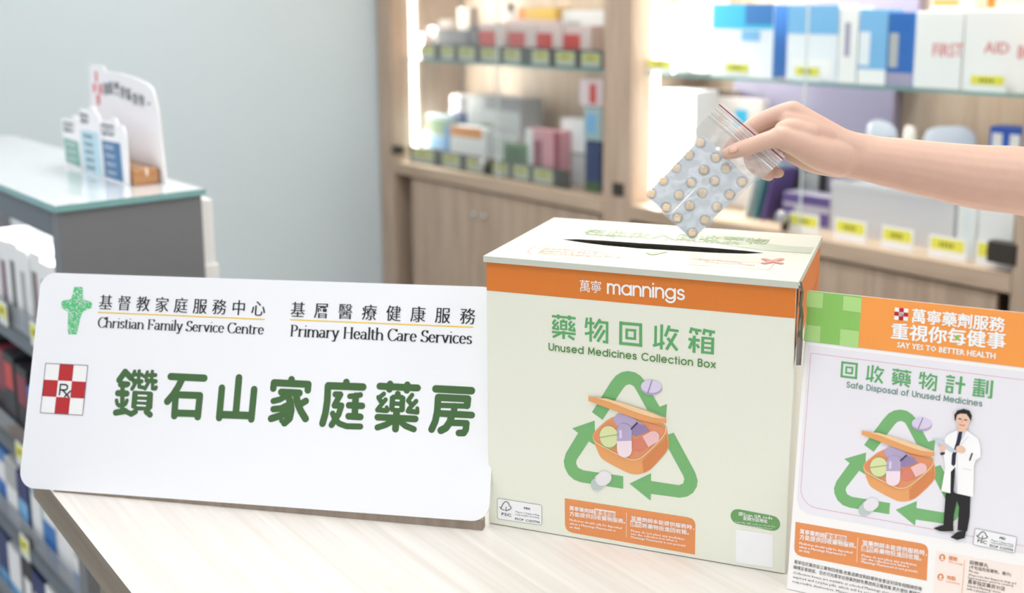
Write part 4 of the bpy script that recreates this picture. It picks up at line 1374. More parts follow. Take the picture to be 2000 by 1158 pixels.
ORD = ['first', 'second', 'third', 'fourth', 'fifth', 'sixth', 'seventh', 'eighth', 'ninth', 'tenth', 'eleventh', 'twelfth', 'thirteenth']
# shelf rows; x from the end panel leftwards
rows = [
    (.88, 'top shelf', [(.062, .185, .12, P_WHITE, [(.12, .5, .05, .75, P_PLUM), (.02, .98, .76, .98, P_WHITE)], 'white carton with a plum front panel'), (.066, .18, .12, P_WHITE, [(.1, .62, .05, .8, P_DGREY)], 'white carton with a grey front panel'),
                        (.066, .19, .12, P_WHITE, [(.08, .5, .05, .78, P_DGREY), (.52, .6, .05, .78, P_PINK)], 'white carton with a grey and pink front'), (.064, .185, .12, P_WHITE, [(.1, .6, .04, .74, P_GREY)], 'white carton with a pale grey panel'),
                        (.066, .19, .12, P_WHITE, [(.1, .6, .04, .78, P_DGREY)], 'white carton with a charcoal panel'), (.066, .185, .12, P_WHITE, [(.1, .6, .04, .74, P_PLUM)], 'white carton with a dusky panel'), (.066, .19, .12, P_WHITE, [(.1, .6, .04, .74, P_GREY)], 'white carton with a light grey panel')]),
    (.60, 'second shelf', [(.07, .17, .13, P_WHITE, [(.3, .55, .45, .9, P_RED), (.6, .7, .1, .9, P_RED)], 'white carton with red blocks'), (.06, .16, .13, P_WHITE, [(.1, .9, .1, .35, P_PINK), (.4, .9, .6, .9, P_RED)], 'white and pink carton with a red corner'), (.07, .165, .13, P_AQ, [(.1, .9, .5, .9, P_WHITE)], 'grey blue carton with a white panel'),
                           (.065, .16, .13, P_BLUE, [(.1, .9, .1, .5, P_WHITE)], 'blue carton with a white lower half'), (.08, .19, .13, P_BLK, [(.1, .9, .55, .9, P_MAR)], 'black carton with a maroon top'), (.08, .2, .13, P_BLK, [(.15, .85, .6, .9, P_RED)], 'black carton with a red top'), (.08, .19, .13, P_MAR, [(.1, .9, .2, .5, P_BLK)], 'maroon carton with a black band'), (.08, .2, .13, P_BLK, [(.2, .8, .2, .5, P_PUR)], 'black carton with a purple patch'), (.09, .18, .13, P_NAVY, [(.1, .9, .6, .9, P_WHITE)], 'navy carton with a white head')]),
    (.37, 'third shelf', [(.085, .16, .13, P_WHITE, [(0, 1, 0, .25, P_SKY), (.2, .8, .5, .7, P_GREY)], 'white carton with a sky blue foot'), (.08, .155, .13, P_WHITE, [(0, 1, .75, 1, P_NAVY)], 'white carton with a navy top'), (.08, .16, .13, P_WHITE, [(0, 1, 0, .6, P_BLUE)], 'white carton with a blue lower half'),
                          (.08, .16, .13, P_AQ, [(.1, .9, .2, .8, P_WHITE)], 'grey carton with a white panel'), (.08, .15, .13, P_NAVY, [(.1, .9, .2, .6, P_SKY)], 'navy carton with a sky panel'), (.08, .16, .13, P_WHITE, [(0, 1, .6, 1, P_GREY)], 'white carton with a grey top'), (.085, .165, .13, P_BLUE, [(.1, .9, .5, .8, P_WHITE)], 'blue carton with a white band'), (.085, .16, .13, P_WHITE, [(0, 1, .2, .6, P_NAVY)], 'white carton with a navy band'), (.085, .17, .13, P_SKY, [(.2, .8, .3, .7, P_WHITE)], 'sky blue carton with a white patch')]),
    (.13, 'bottom shelf', [(.09, .17, .13, P_SKY, [(0, 1, .72, 1, P_NAVY), (.1, .9, .1, .3, P_BLUE)], 'sky blue carton with a navy top'), (.09, .16, .13, P_WHITE, [(0, 1, .4, .8, P_SKY)], 'white carton with a sky band'), (.09, .17, .13, P_WHITE, [(.1, .9, .1, .5, P_SKY)], 'white carton with a light blue panel'), (.09, .165, .13, P_NAVY, [(.1, .9, .3, .7, P_WHITE)], 'navy carton with a white band'),
                           (.09, .17, .13, P_BLK, [(.2, .8, .3, .7, P_WHITE)], 'black carton with a white patch'), (.09, .16, .13, P_WHITE, [(0, 1, 0, .4, P_SKY)], 'white carton with a pale blue foot'), (.09, .17, .13, P_NAVY, [(.1, .9, .1, .4, P_SKY)], 'navy carton with a sky blue foot'), (.09, .18, .13, P_AQ, [(.1, .9, .4, .8, P_BLUE)], 'grey blue carton with a blue panel')]),
]
t_ = thing('shelf_fill_light', 'added slim fill light bar under the gondola top over the white cartons', 'light', at(-2.7, GY0 + .03, GZ - .066))  # bar and lamp added to brighten the cartons under the gondola top
b = MB(); b.box(-.55, .55, -.008, .008, -.008, 0, mat('fill_bar_cool', (250, 252, 255), .5, var=0, emit=5.0)); b.build('fill_light_bar', t_)
area_light('gondola_fill_lamp', (-2.7, GY0 + .03, GZ - .078), (0, 0, 0), 1.1, .015, 2.5)
rnd = random.Random(11)
for z, nm, items in rows:
    x = GX1 - .05
    for i, (w, h, d, base, pr, ds) in enumerate(items):
        x -= w + .004
        carton('medicine_carton', f'{ds}, {ORD[i]} from the end panel, gondola {nm}', 'carton', x, x + w, GY0 + .010 + rnd.uniform(0, .008), d, z, z + h, base, pr, 'cartons on the gondola ' + nm)


def price_tag(label, x, z, y, w=.075, h=.045, group=None, yellow=None, white=M_tagw):
    t = thing('price_tag', label, 'price tag', at(x, y, z), group)
    b = MB(); b.box(-w / 2, w / 2, 0, .0025, 0, h, white); b.build('holder', t)
    b = MB(); b.box(-w * .44, w * .44, -.0006, 0, h * .38, h * .9, yellow or M_tagy); s_ = b.build('yellow_slip', t)
    b = MB()
    for k in range(4):
        b.box(-w * .2 + k * w * .1, -w * .2 + k * w * .1 + w * .06, -.0009, -.0006, h * .52, h * .74, M_tagp)
    b.build('figures', s_)
    return t


for z, nm, xs in ((.88, 'top', (-2.46, -2.24)), (.60, 'second', (-2.42, -2.25)), (.37, 'third', (-2.45,)), (.13, 'bottom', (-2.22,))):
    for i, x in enumerate(xs):
        price_tag(f'yellow price slip on the {nm} gondola shelf, {"farther from" if i == 0 else "nearer"} the grey end panel', x, z + .002 if nm == 'top' else z - .03, GY0 - .0035, .06, .05, 'price tags on the gondola')
# white packs on the rear side of the gondola
zz0 = .305
for i, h in enumerate((.30, .27, .16, .135)):
    if True:
        carton('white_pack', ['lowest tall white pack of the stack behind the grey end panel', 'second white pack up in the stack behind the grey end panel', 'third white pack up in the stack behind the grey end panel', 'topmost white pack of the stack behind the grey end panel'][i], 'carton',
               GX1 - .10, GX1 - .005 + .008 * (3 - i) - .02, GY1 + .003, .034 - .003 * (i == 3), zz0, zz0 + h, P_WHITE, [], 'white packs behind the end panel')
        zz0 += h + .0005

# ------------------------------------------------------------------ leaflet holder on the glass top
lh = thing('leaflet_holder', 'white pharmacy leaflet display with a curved back board and three cards on wooden blocks', 'leaflet holder', at(-2.17, .815, GZ))
M_bwood = wood('oak_block', (176, 122, 78), (206, 158, 112), (60, 3, 60), .5)
M_board = mat('white_board', (243, 242, 246), .5, var=.005)
b = MB(); b.box(-.40, 0, .010, .062, 0, .034, M_bwood); blk = b.build('wooden_block', lh, bevel=.003)
b = MB(); b.box(-.40, .0006, .034, .039, .020, .0345, mat('pale_groove', (240, 226, 206), .5)); b.build('groove', blk)
BY = .066
inv3 = lh.matrix_world.inverted()


def LB(px, py):
    p = inv3 @ on_y(px, py, .815 + BY)
    return (p.x, p.z)


def LBc(x, y):
    return LB(110 + x / 4.452, 120 + y / 4.452)


right_foot = LBc(945, 975)
outl2 = [(right_foot[0], .0), LBc(930, 850), LBc(905, 650), LBc(885, 450), LBc(850, 290), LBc(835, 240), LBc(790, 195), LBc(700, 150), LBc(560, 105), LBc(420, 85), LBc(415, 50), LBc(395, 40), LBc(300, 30), LBc(285, 45), (LBc(290, 100)[0], LBc(290, 100)[1]), (LBc(300, 400)[0] - .02, 0)]
b = MB(); b.prism(outl2, BY, BY + .004, M_board, axes=(0, 2, 1)); bb = b.build('back_board', lh)
FBk = Face(frame(lh.matrix_world @ Vector((0, BY, 0)), Vector((1, 0, 0)), Vector((0, 0, 1))), lh)
kk = FBk.crop(110, 120, 4.452)
for q in ([(335, 85), (355, 88), (360, 178), (340, 175)], [(350, 285), (378, 290), (382, 378), (358, 375)], [(318, 190), (345, 195), (345, 268), (322, 262)], [(368, 195), (395, 200), (400, 285), (372, 278)]):
    FBk.poly([kk(*p) for p in q], M_coral if False else mat('soft_red_print', (222, 92, 100), .5), 1)
M_dteal = mat('dark_teal_print', (40, 66, 74), .5)
chs = '家庭藥房幫到你'
pos = [(412, 290), (455, 280), (508, 285), (560, 318), (612, 340), (668, 378), (725, 388)]
for ch, (x, y) in zip(chs, pos):
    bl = kk(x, y); br = kk(x + 46, y + 4)
    FBk.chars(ch, bl, br, math.dist(bl, br) * 1.0, abs(kk(x, y - 108)[1] - bl[1]), M_dteal, bold=.01)
FBk.poly([kk(*p) for p in [(795, 375), (805, 345), (818, 380)]], M_dteal, 1)
FBk.done('board_print', lh)
M_cg = mat('card_teal', (122, 178, 166), .5); M_cs = mat('card_sky', (190, 222, 236), .5); M_cb = mat('card_blue', (70, 122, 168), .5)
cards = [('teal', M_cg, (78, 935), (232, 975), 500, (150, 470), [(62, 660), (190, 700), (218, 925), (88, 870)], (62, 528, 142, 610)),
         ('sky', M_cs, (238, 965), (418, 1025), 420, (290, 390), [(210, 590), (362, 620), (405, 1000), (245, 950)], (208, 455, 272, 530)),
         ('blue', M_cb, (430, 1025), (632, 1088), 520, (478, 490), [(393, 683), (555, 712), (585, 1052), (428, 1000)], (392, 548, 495, 640))]
for i, (cn_, mt, bl, br, top, knob, field, bub) in enumerate(cards):
    CY = .815 + .0045 - .001 * i
    cc = lambda x, y: (lambda p: (p.x, p.z))(inv3 @ on_y(110 + x / 4.452, 120 + y / 4.452, CY))
    x0, x1 = cc(*bl)[0], cc(*br)[0]
    zt = cc(bl[0], top)[1]; zk = cc(knob[0], knob[1])[1]; xk = cc(knob[0], knob[1])[0]
    y_ = CY - .815
    w = x1 - x0
    pts = [(x0, .0005), (x1, .0005), (x1, zt - .02), (x1 - .012, zt - .004)]
    pts += [(xk + .018 + .012 * cos(radians(a)), zk - .012 + .012 * sin(radians(a))) for a in (0, 30, 60, 90)] + [(xk - .006, zk), (xk - .008, zt), (x0 + .006, zt), (x0, zt - .006)]
    b = MB(); b.prism(pts, y_, y_ + .0035, M_board, axes=(0, 2, 1)); cd = b.build('leaflet_card', lh)
    FC = Face(frame(lh.matrix_world @ Vector((0, y_, 0)), Vector((1, 0, 0)), Vector((0, 0, 1))), lh)
    k9 = FC.crop(110, 120, 4.452)
    FC.poly([k9(*p) for p in field], mt, 1)
    bx0, by0, bx1, by1 = bub
    q = [k9(bx0, by0), k9(bx1, by0 + 18), k9(bx1 + 3, by1), k9(bx0 + 5, by1 - 18)]
    FC.stroke(q + q[:1], .0042, M_dteal, 1)
    FC.poly([k9(bx0 + 14, by1 - 14), k9(bx0 + 34, by1 - 10), k9(bx0 + 24, by1 + 16)], M_dteal, 1)
    FC.text('家庭藥房', k9(bx0 + 18, (by0 + by1) / 2 + 10), k9(bx1 - 14, (by0 + by1) / 2 + 20), .008, M_dteal, 2)
    fx0, fy0 = field[0]; fh = field[3][1] - field[0][1]
    nl = {'teal': 3, 'sky': 5, 'blue': 4}[cn_]
    for k in range(nl):
        ty = fy0 + 40 + fh * (k + .45) / (nl + .3)
        tx = fx0 + 28 + (field[3][0] - fx0) * (k / nl)
        FC.text(['重視健康', '預防疾病知識', '用藥須知', '健康諮詢', '藥房服務'][k], k9(tx, ty), k9(tx + 78, ty + 18), .009, M_board if cn_ != 'sky' else M_dteal, 2)
    FC.done('card_print', cd) if False else setattr(FC.done('card_print', None), 'parent', cd)

# ------------------------------------------------------------------ wall cabinets
CY0, CY1, LZ, SHG = 2.62, 3.02, .90, 1.345
CTOP = 2.30


def cabinet(name, label, x0, x1, pl, pr, doors, gap):
    c = thing(name, label, 'cabinet', at(x0, CY0, 0))
    w = x1 - x0; d = CY1 - CY0
    b = MB(); b.box(0, pl, 0, d, 0, CTOP, M_cab); b.build('side_panel', c)
    b = MB(); b.box(w - pr, w, 0, d, 0, CTOP, M_cab); b.build('side_panel', c)
    b = MB(); b.box(pl, w - pr, d - .015, d, .06, CTOP, M_cabback); b.build('back_panel', c)
    b = MB(); b.box(pl, w - pr, -.004, d - .015, LZ - .05, LZ, M_cabh); b.build('ledge', c, bevel=.002)
    b = MB(); b.box(pl, w - pr, 0, d - .015, CTOP - .05, CTOP, M_cabh); b.build('head_rail', c)
    b = MB(); b.box(pl, w - pr, .03, d - .015, 0, .06, M_clip); b.build('plinth', c)
    b = MB(); b.box(pl + .002, w - pr - .002, .075, d - .017, SHG - .008, SHG, M_glass)
    b.box(pl + .002, w - pr - .002, .071, .075, SHG - .008, SHG, M_glass_g); b.build('glass_shelf', c)
    for i, (a, e_) in enumerate(doors):
        b = MB(); b.box(a - x0, e_ - x0, .012, .03, .07, LZ - .06, M_cab); dr = b.build('cupboard_door', c, bevel=.002)
        b = MB(); b.lathe([(.012, 0), (.012, .006), (.009, .012)], M_chrome, 16, at((a - x0) + .03 if i else (e_ - x0) - .03, .012, LZ - .16) @ Matrix.Rotation(pi / 2, 4, 'X')); b.build('door_lock', dr, smooth=True)
    # sliding glass panes
    for i, (a, e_) in enumerate(gap):
        b = MB(); b.box(a - x0, e_ - x0, .030 + .014 * i, .036 + .014 * i, LZ + .001, CTOP - .052, M_glass)
        b.box(e_ - x0 - .004, e_ - x0, .0298 + .014 * i, .0362 + .014 * i, LZ + .001, CTOP - .052, mat('polished_glass_edge', (214, 226, 226), .2)); b.build('glass_door', c)
    return c


XL0, XM, XR1 = -4.008, -2.545, -1.075
cabL = cabinet('display_cabinet', 'tall taupe wood display cabinet at the far left, next to the pale aqua wall', XL0, XM, .105, .066, [(-3.79, -3.32), (-3.318, -2.63)], [(-3.90, -3.22), (-3.24, -2.62)])
cabR = cabinet('display_cabinet', 'taupe wood display cabinet on the right, holding the first aid cartons', XM, XR1, .066, .085, [(-2.40, -1.80), (-1.798, -1.20)], [(-2.47, -1.815), (-1.83, -1.16)])
for c, x0 in ((cabL, XL0), (cabR, XM)):
    pass


def knob(c, px, py):
    p = c.matrix_world.inverted() @ on_y(px, py, CY0)
    b = MB()
    X = at(p.x, .028, p.z) @ Matrix.Rotation(pi / 2, 4, 'X')
    b.lathe([(.012, 0), (.012, .010), (.019, .012), (.020, .026), (.015, .034), (.005, .037)], M_chrome, 24, X)
    b.box(p.x - .01, p.x + .01, .02, .03, p.z - .045, p.z + .005, M_clip)
    b.build('glass_door_lock', c, smooth=False)


def clip(c, px, py, w=.05, h=.045):
    p = c.matrix_world.inverted() @ on_y(px, py, CY0)
    b = MB(); b.box(p.x - w / 2, p.x + w / 2, -.006, .03, p.z - h / 2, p.z + h / 2, M_clip); b.build('door_clip', c, bevel=.003)


knob(cabL, 940, 318); knob(cabR, 1524, 424)
clip(cabL, 773, 293, .05, .035); clip(cabR, 1208, 370, .05, .045); clip(cabR, 1957, 494, .075, .055)
# lit strips on the left inner sides
M_strip = mat('cabinet_light_strip', (255, 246, 232), .5, var=0, emit=9.0)
for c, pl, zt in ((cabL, .105, 2.2), (cabR, .066, 2.2)):
    b = MB(); b.box(pl + .0005, pl + .008, .10, .125, LZ + .02, zt, M_strip); b.build('light_strip', c)
    x = c.matrix_world.translation.x + pl + .012
    area_light('cabinet_strip_lamp', (x, CY0 + .112, (LZ + zt) / 2), (0, radians(-90), 0), zt - LZ - .1, .03, 24 if c is cabL else 26, (1.0, .94, .86))
    t_ = thing('cabinet_fill_light', 'added slim fill light bar under the top rail of the ' + ('left' if c is cabL else 'right') + ' display cabinet', 'light', at(c.matrix_world.translation.x + .72, CY0 + .10, CTOP - .05))  # bar and lamp added under the top rail to brighten the interior
    b = MB(); b.box(-.55, .55, -.012, .012, -.012, 0, M_strip); b.build('fill_light_bar', t_)
    area_light('cabinet_fill_lamp', (c.matrix_world.translation.x + .72, CY0 + .10, CTOP - .066), (radians(18), 0, 0), 1.1, .03, 2.5 if c is cabL else 28, (1.0, .95, .88))


# goods on the shelves; edges read off at the front plane of each row
def good(name, label, cat, px0, px1, pyt, zb, y0, dep, base, prints=(), group=None, side=None):
    a = on_y(px0, pyt, y0); c = on_y(px1, pyt, y0)
    return carton(name, label, cat, a.x, c.x, y0, dep, zb, max(a.z, zb + .01), base, prints, group, side)


G1 = 'goods on the left cabinet glass shelf'
good('medicine_carton', 'taupe upright carton behind dark ones on the left glass shelf', 'carton', 893, 917, 14, SHG, 2.82, .05, P_TAUPE, [(0, 1, 0, .4, P_DGREY)], G1)
good('medicine_carton', 'dark brown wide carton on the left glass shelf below the white jar', 'carton', 853, 914, 57, SHG, 2.74, .07, P_BROWN, [(0, 1, .45, 1, P_DGREY)], G1)
good('medicine_carton', 'black narrow carton beside the red cartons on the left glass shelf', 'carton', 916, 935, 52, SHG, 2.74, .07, P_BLK, [(.1, .9, .5, .9, P_DGREY)], G1)
good('medicine_carton', 'small white carton under the far left strip on the glass shelf', 'carton', 828, 850, 52, SHG, 2.806, .05, P_WHITE, [], G1)
good('medicine_carton', 'pale pink low carton at the far left end of the glass shelf', 'carton', 806, 826, 66, SHG, 2.75, .05, c_('blush', (232, 210, 206)), [], G1)
for i, (a, c) in enumerate(((936, 975), (993, 1034), (1048, 1086), (1101, 1142))):
    good('ointment_carton', f'red and white flat carton on the left glass shelf, {["leftmost", "second from left", "third from left", "rightmost"][i]} of the four', 'carton', a, c + 12, 44 + i * 2, SHG, 2.74, .08, c_('blush_white', (226, 204, 200)), [(0, .62, .34, .8, P_RED), (.0, .7, .2, .32, P_OR)], 'red and white cartons on the left glass shelf')
good('medicine_carton', 'large white carton against the centre post on the left glass shelf', 'carton', 1098, 1180, 20, SHG, 2.84, .10, P_WHITE, [(.1, .45, .55, .8, P_GREY), (.3, .8, .35, .5, P_PINK)], G1)
z1 = on_y(1000, 38, 2.83).z
good('medicine_carton', 'pale rose carton under the yellow one on the left glass shelf', 'carton', 985, 1090, 38, SHG, 2.83, .08, c_('dusty_rose', (222, 196, 192)), [], G1)
good('plaster_carton', 'yellow flat carton lying on top of a rose carton, left glass shelf', 'carton', 1012, 1085, 15, z1 + .0008, 2.83, .08, P_YEL, [(0, .2, 0, 1, P_OR)], G1)
p = on_y(866, 60, 2.92)
jar = thing('white_jar', 'plump white plastic jar standing behind the dark carton, left glass shelf', 'jar', at(p.x, 2.92, SHG), G1)
b = MB(); b.lathe([(.055, 0), (.058, .01), (.058, .11), (.05, .125)], mat('white_plastic', (244, 244, 246), .3), 28); b.build('jar_body', jar, smooth=True)
b = MB(); b.lathe([(.05, .1255), (.052, .13), (.052, .16), (.048, .165)], mat('white_lid', (250, 250, 250), .35), 28); b.build('screw_lid', jar, smooth=True)
p = on_y(992, 20, 2.93)
bt = thing('white_bottle', 'white bottle standing behind the rose carton on the left glass shelf', 'bottle', at(p.x, 2.945, SHG), G1)
b = MB(); b.lathe([(.030, 0), (.032, .01), (.032, .16), (.02, .19), (.014, .2)], mat('white_plastic', (244, 244, 246), .3), 24); b.build('bottle_body', bt, smooth=True)
b = MB(); b.lathe([(.016, .2), (.017, .205), (.017, .235), (.014, .238)], P_DGREY, 20); b.build('cap', bt, smooth=True)

G2 = 'goods on the left cabinet ledge'
good('medicine_carton', 'bright white low carton at the far left of the wooden ledge', 'carton', 788, 838, 250, LZ, 2.78, .07, P_WHITE, [], G2)
good('medicine_carton', 'green and sky blue carton near the left end of the ledge', 'carton', 833, 877, 222, LZ, 2.74, .05, P_AQ, [(0, 1, .6, .9, P_GRN), (0, 1, .3, .55, P_SKY), (0, 1, 0, .28, P_DGRN), (.8, 1, .1, .8, P_BLUE)], G2)
good('medicine_carton', 'navy carton behind the orange striped box on the ledge', 'carton', 876, 908, 218, LZ, 2.80, .05, P_NAVY, [], G2)
p = on_y(893, 205, 2.88)
jar = thing('white_jar', 'round white jar rising behind the navy carton on the left ledge', 'jar', at(p.x, 2.906, LZ), G2)
b = MB(); b.lathe([(.048, 0), (.052, .01), (.052, .22), (.045, .235)], mat('white_plastic', (244, 244, 246), .3), 28); b.build('jar_body', jar, smooth=True)
b = MB(); b.lathe([(.046, .2355), (.048, .24), (.048, .275), (.042, .285)], mat('white_lid', (250, 250, 250), .35), 28); b.build('screw_lid', jar, smooth=True)
good('supplement_box', 'tall grey supplement box with a green leaf patch on the left ledge', 'carton', 912, 1016, 184, LZ, 2.80, .12, c_('dimmed_grey', (182, 184, 184)), [(.35, 1, .82, 1, P_DGREY), (0, .33, .5, 1, P_GREY), (.28, .5, .3, .62, P_DGRN)], G2)  # grey lowered in colour to imitate weaker light in the left bay
good('supplement_box', 'low white box with an orange top stripe on the left ledge', 'carton', 880, 948, 244, LZ, 2.73, .06, P_WHITE, [(0, .9, .75, 1, P_OR), (0, 1, 0, .2, P_GREY)], G2)
good('supplement_box', 'white low box in front of the tall grey supplement box', 'carton', 956, 1010, 262, LZ, 2.74, .05, c_('dimmed_white', (196, 198, 199)), [], G2)  # white carton darkened in colour to imitate the left bay's light falloff
good('medicine_carton', 'small green carton beside the pink tube box on the left ledge', 'carton', 984, 1026, 278, LZ, 2.685, .0130, P_GRN, [(.1, .9, .5, .9, P_DGRN)], G2)
good('cream_carton', 'pink carton with a slanting maroon stripe on the left ledge', 'carton', 1026, 1093, 250, LZ, 2.70, .06, P_PINK, [(0, .22, .15, 1, P_WHITE), (.25, .5, .1, .8, P_MAR), (.85, 1, 0, 1, P_MAR)], G2)
za = on_y(1120, 298, 2.762).z
good('white_pack', 'lower of two stacked white packs near the centre post', 'carton', 1098, 1146, 298, LZ, 2.762, .06, c_('dimmed_white', (196, 198, 199)), [], G2)
good('white_pack', 'upper of two stacked white packs near the centre post', 'carton', 1095, 1146, 230, za + .0008, 2.762, .06, P_WHITE, [], G2)
zb = on_y(1160, 275, 2.71).z; zc = on_y(1160, 208, 2.71).z
good('medicine_carton', 'navy carton at the foot of the stack by the centre post', 'carton', 1143, 1172, 275, LZ, 2.71, .05, P_NAVY, [(0, 1, 0, .2, P_DGRN)], G2)
good('medicine_carton', 'pale aqua carton in the middle of the stack by the centre post', 'carton', 1140, 1175, 208, zb + .0008, 2.71, .05, P_AQ, [(.2, .7, .2, .8, P_SKY)], G2)
good('medicine_carton', 'white and rose carton with a red bar atop the stack by the centre post', 'carton', 1132, 1176, 154, zc + .0008, 2.71, .05, c_('rose_white', (232, 210, 214)), [(.45, .75, .1, .85, P_RED)], G2)
# tags
TG = 'yellow price tags in the left cabinet'
for i, (a, c, yb) in enumerate(((816, 850, 108), (861, 888, 110), (894, 930, 112), (938, 972, 114), (982, 1019, 117), (1037, 1075, 120), (1083, 1126, 122), (1133, 1176, 124))):
    pa, pc = on_y(a, yb, 2.69), on_y(c, yb, 2.69)
    price_tag(f'yellow price tag on the left glass shelf, {ORD[i]} from the pale wall', (pa.x + pc.x) / 2, SHG + .007, 2.688, (pc.x - pa.x) * .86, .052, TG, M_tagy_shade, M_tagw_shade)
for i, (a, c, yb) in enumerate(((800, 846, 300), (860, 896, 312), (907, 946, 322), (956, 991, 330), (998, 1031, 338), (1037, 1079, 346))):
    pa, pc = on_y(a, yb, 2.665), on_y(c, yb, 2.665)
    price_tag(f'yellow price tag on the left wooden ledge, {ORD[i]} from the pale wall', (pa.x + pc.x) / 2, LZ + .007, 2.672, (pc.x - pa.x) * .88, .054, TG, M_tagy_shade, M_tagw_shade)
for nm, lb, y, z, xa, xb in (('tag_rail', 'dark tag rail along the left glass shelf behind its price tags', 2.6915, SHG + .0006, -3.78, -2.63), ('tag_rail', 'dark tag rail along the left wooden ledge behind its price tags', 2.6755, LZ + .0004, -3.86, -2.84)):
    b = MB(); b.box(xa, xb, y - .001, y + .003, z, z + .068, M_tagrail); tag(b.build(nm), lb, 'tag rail')

G3 = 'goods on the right cabinet glass shelf'
good('bandage_box', 'plain white box at the far left of the right glass shelf', 'carton', 1262, 1320, 10, SHG, 2.76, .08, P_WHITE, [], G3)
good('bandage_box', 'white box with a cream panel beside the first plain white one, right shelf', 'carton', 1325, 1388, -30, SHG, 2.842, .1, P_WHITE, [(.2, .8, .3, .6, P_OFF)], G3)
good('mask_box', 'white box with a bright blue top band left of the glass door edge', 'carton', 1392, 1512, 8, SHG, 2.74, .1, c_('ice_white', (228, 234, 242)), [(0, 1, .66, 1, P_CYAN), (.55, 1, .72, 1, P_BLUE), (.5, .8, .5, .64, P_SKY)], G3, P_BLUE)
good('mask_box', 'white box with a pale blue top right of the glass door edge', 'carton', 1540, 1640, 10, SHG, 2.74, .1, c_('ice_white', (228, 234, 242)), [(0, 1, .62, 1, P_SKY), (.1, .9, .05, .3, P_WHITE)], G3)
good('bandage_box', 'narrow white box with a vertical grey print, right glass shelf', 'carton', 1642, 1678, 14, SHG, 2.74, .08, P_WHITE, [(.3, .6, .35, .8, P_LIL)], G3)
good('mask_box', 'sky blue box with a white slanted patch, right glass shelf', 'carton', 1681, 1736, 18, SHG, 2.74, .08, P_SKY, [(0, .4, .25, .7, c_('ice_white', (228, 234, 242))), (0, 1, 0, .2, P_WHITE)], G3)
good('mask_box', 'deep blue box next to the first aid cartons', 'carton', 1738, 1789, 24, SHG, 2.74, .08, P_DEEP, [(.05, .4, .25, .72, P_GREY), (0, 1, 0, .18, P_LIL)], G3)
zf = None
fa = []
for i, (a, c, yt, wd) in enumerate(((1791, 1884, 22, 'FIRST'), (1887, 2040, 20, 'AID BOX'))):
    pa, pc = on_y(a, yt, 2.73), on_y(c, yt, 2.73)
    t = thing('first_aid_carton', ['white first aid carton lettered in red, left one beside the blue box', 'white first aid carton lettered in red, right one behind a yellow tag'][i], 'carton', at(pa.x, 2.73, SHG), G3)
    w, h = pc.x - pa.x, pa.z - SHG
    b = MB(); b.box(0, w, 0, .14, 0, h, P_WHITE); b.build('carton_body', t, bevel=.002)
    FA = Face(frame(Vector((pa.x, 2.73, SHG)), Vector((1, 0, 0)), zz), t)
    M_fa = mat('faded_red_print', (214, 116, 120), .5)
    if i == 0:
        FA.text('FIRST', FA.px(1822, 110), FA.px(1880, 111), .036, M_fa, 2, fat=.0007)
    else:
        FA.text('AID', FA.px(1922, 103), FA.px(1970, 105), .030, M_fa, 2, fat=.0007)
        FA.text('BOX', FA.px(1988, 114), FA.px(2034, 116), .034, M_fa, 2, fat=.0007)
    FA.done('red_lettering', t)
    zf = h + SHG
good('lilac_backing_stand_in', 'tall lilac slab standing in for the backing at the back of the right glass shelf', 'carton', 1530, 1800, -90, SHG, 2.958, .045, P_LIL, [], G3)  # plain slab standing for the lilac backing behind the goods
good('white_pack', 'small white pack with a yellow slip on the left first aid carton', 'carton', 1818, 1880, -12, zf + .001, 2.75, .08, P_WHITE, [(.1, .9, .3, .6, P_YEL)], G3)
good('white_pack', 'cream carton lying on the right first aid carton', 'carton', 1930, 2010, -20, zf + .001, 2.75, .08, P_OFF, [(0, .2, .1, .9, P_OR)], G3)
TG2 = 'yellow price tags in the right cabinet'
for i, (a, c, yb, wh) in enumerate(((1264, 1314, 116, 'before the far left plain white box'), (1416, 1466, 118, 'before the blue topped box'), (1552, 1604, 119, 'before the pale blue topped box'), (1894, 1968, 133, 'before the first aid carton'))):
    pa, pc = on_y(a, yb, 2.70), on_y(c, yb, 2.70)
    price_tag('yellow price tag on the right glass shelf ' + wh, (pa.x + pc.x) / 2, SHG + .001, 2.698, pc.x - pa.x, .046, TG2, white=P_WHITE)

G4 = 'goods on the right cabinet ledge'
good('white_pack', 'tall blank white carton lit beside the centre post, right ledge', 'carton', 1262, 1358, 172, LZ, 2.76, .12, P_WHITE, [], G4)
good('medicine_carton', 'dark brown grey carton behind the zip bag, right ledge', 'carton', 1360, 1432, 172, LZ, 2.913, .04, P_TAUPE, [(.4, 1, .5, 1, P_BROWN)], G4)
good('lilac_backing_stand_in', 'huge lilac slab standing in for the backing at the back of the right ledge behind the hand', 'carton', 1432, 1748, 158, LZ, 2.958, .045, P_LIL, [], G4)  # same lilac backing below the glass shelf, built as a shallow slab
good('medicine_carton', 'white carton with a square blue patch seen above the zip bag', 'carton', 1385, 1492, 188, LZ, 2.8815, .03, c_('pinkish_white', (236, 226, 222)), [(.5, .72, .74, .9, P_CYAN), (.0, .3, .7, .86, c_('peach', (240, 210, 184)))], G4)
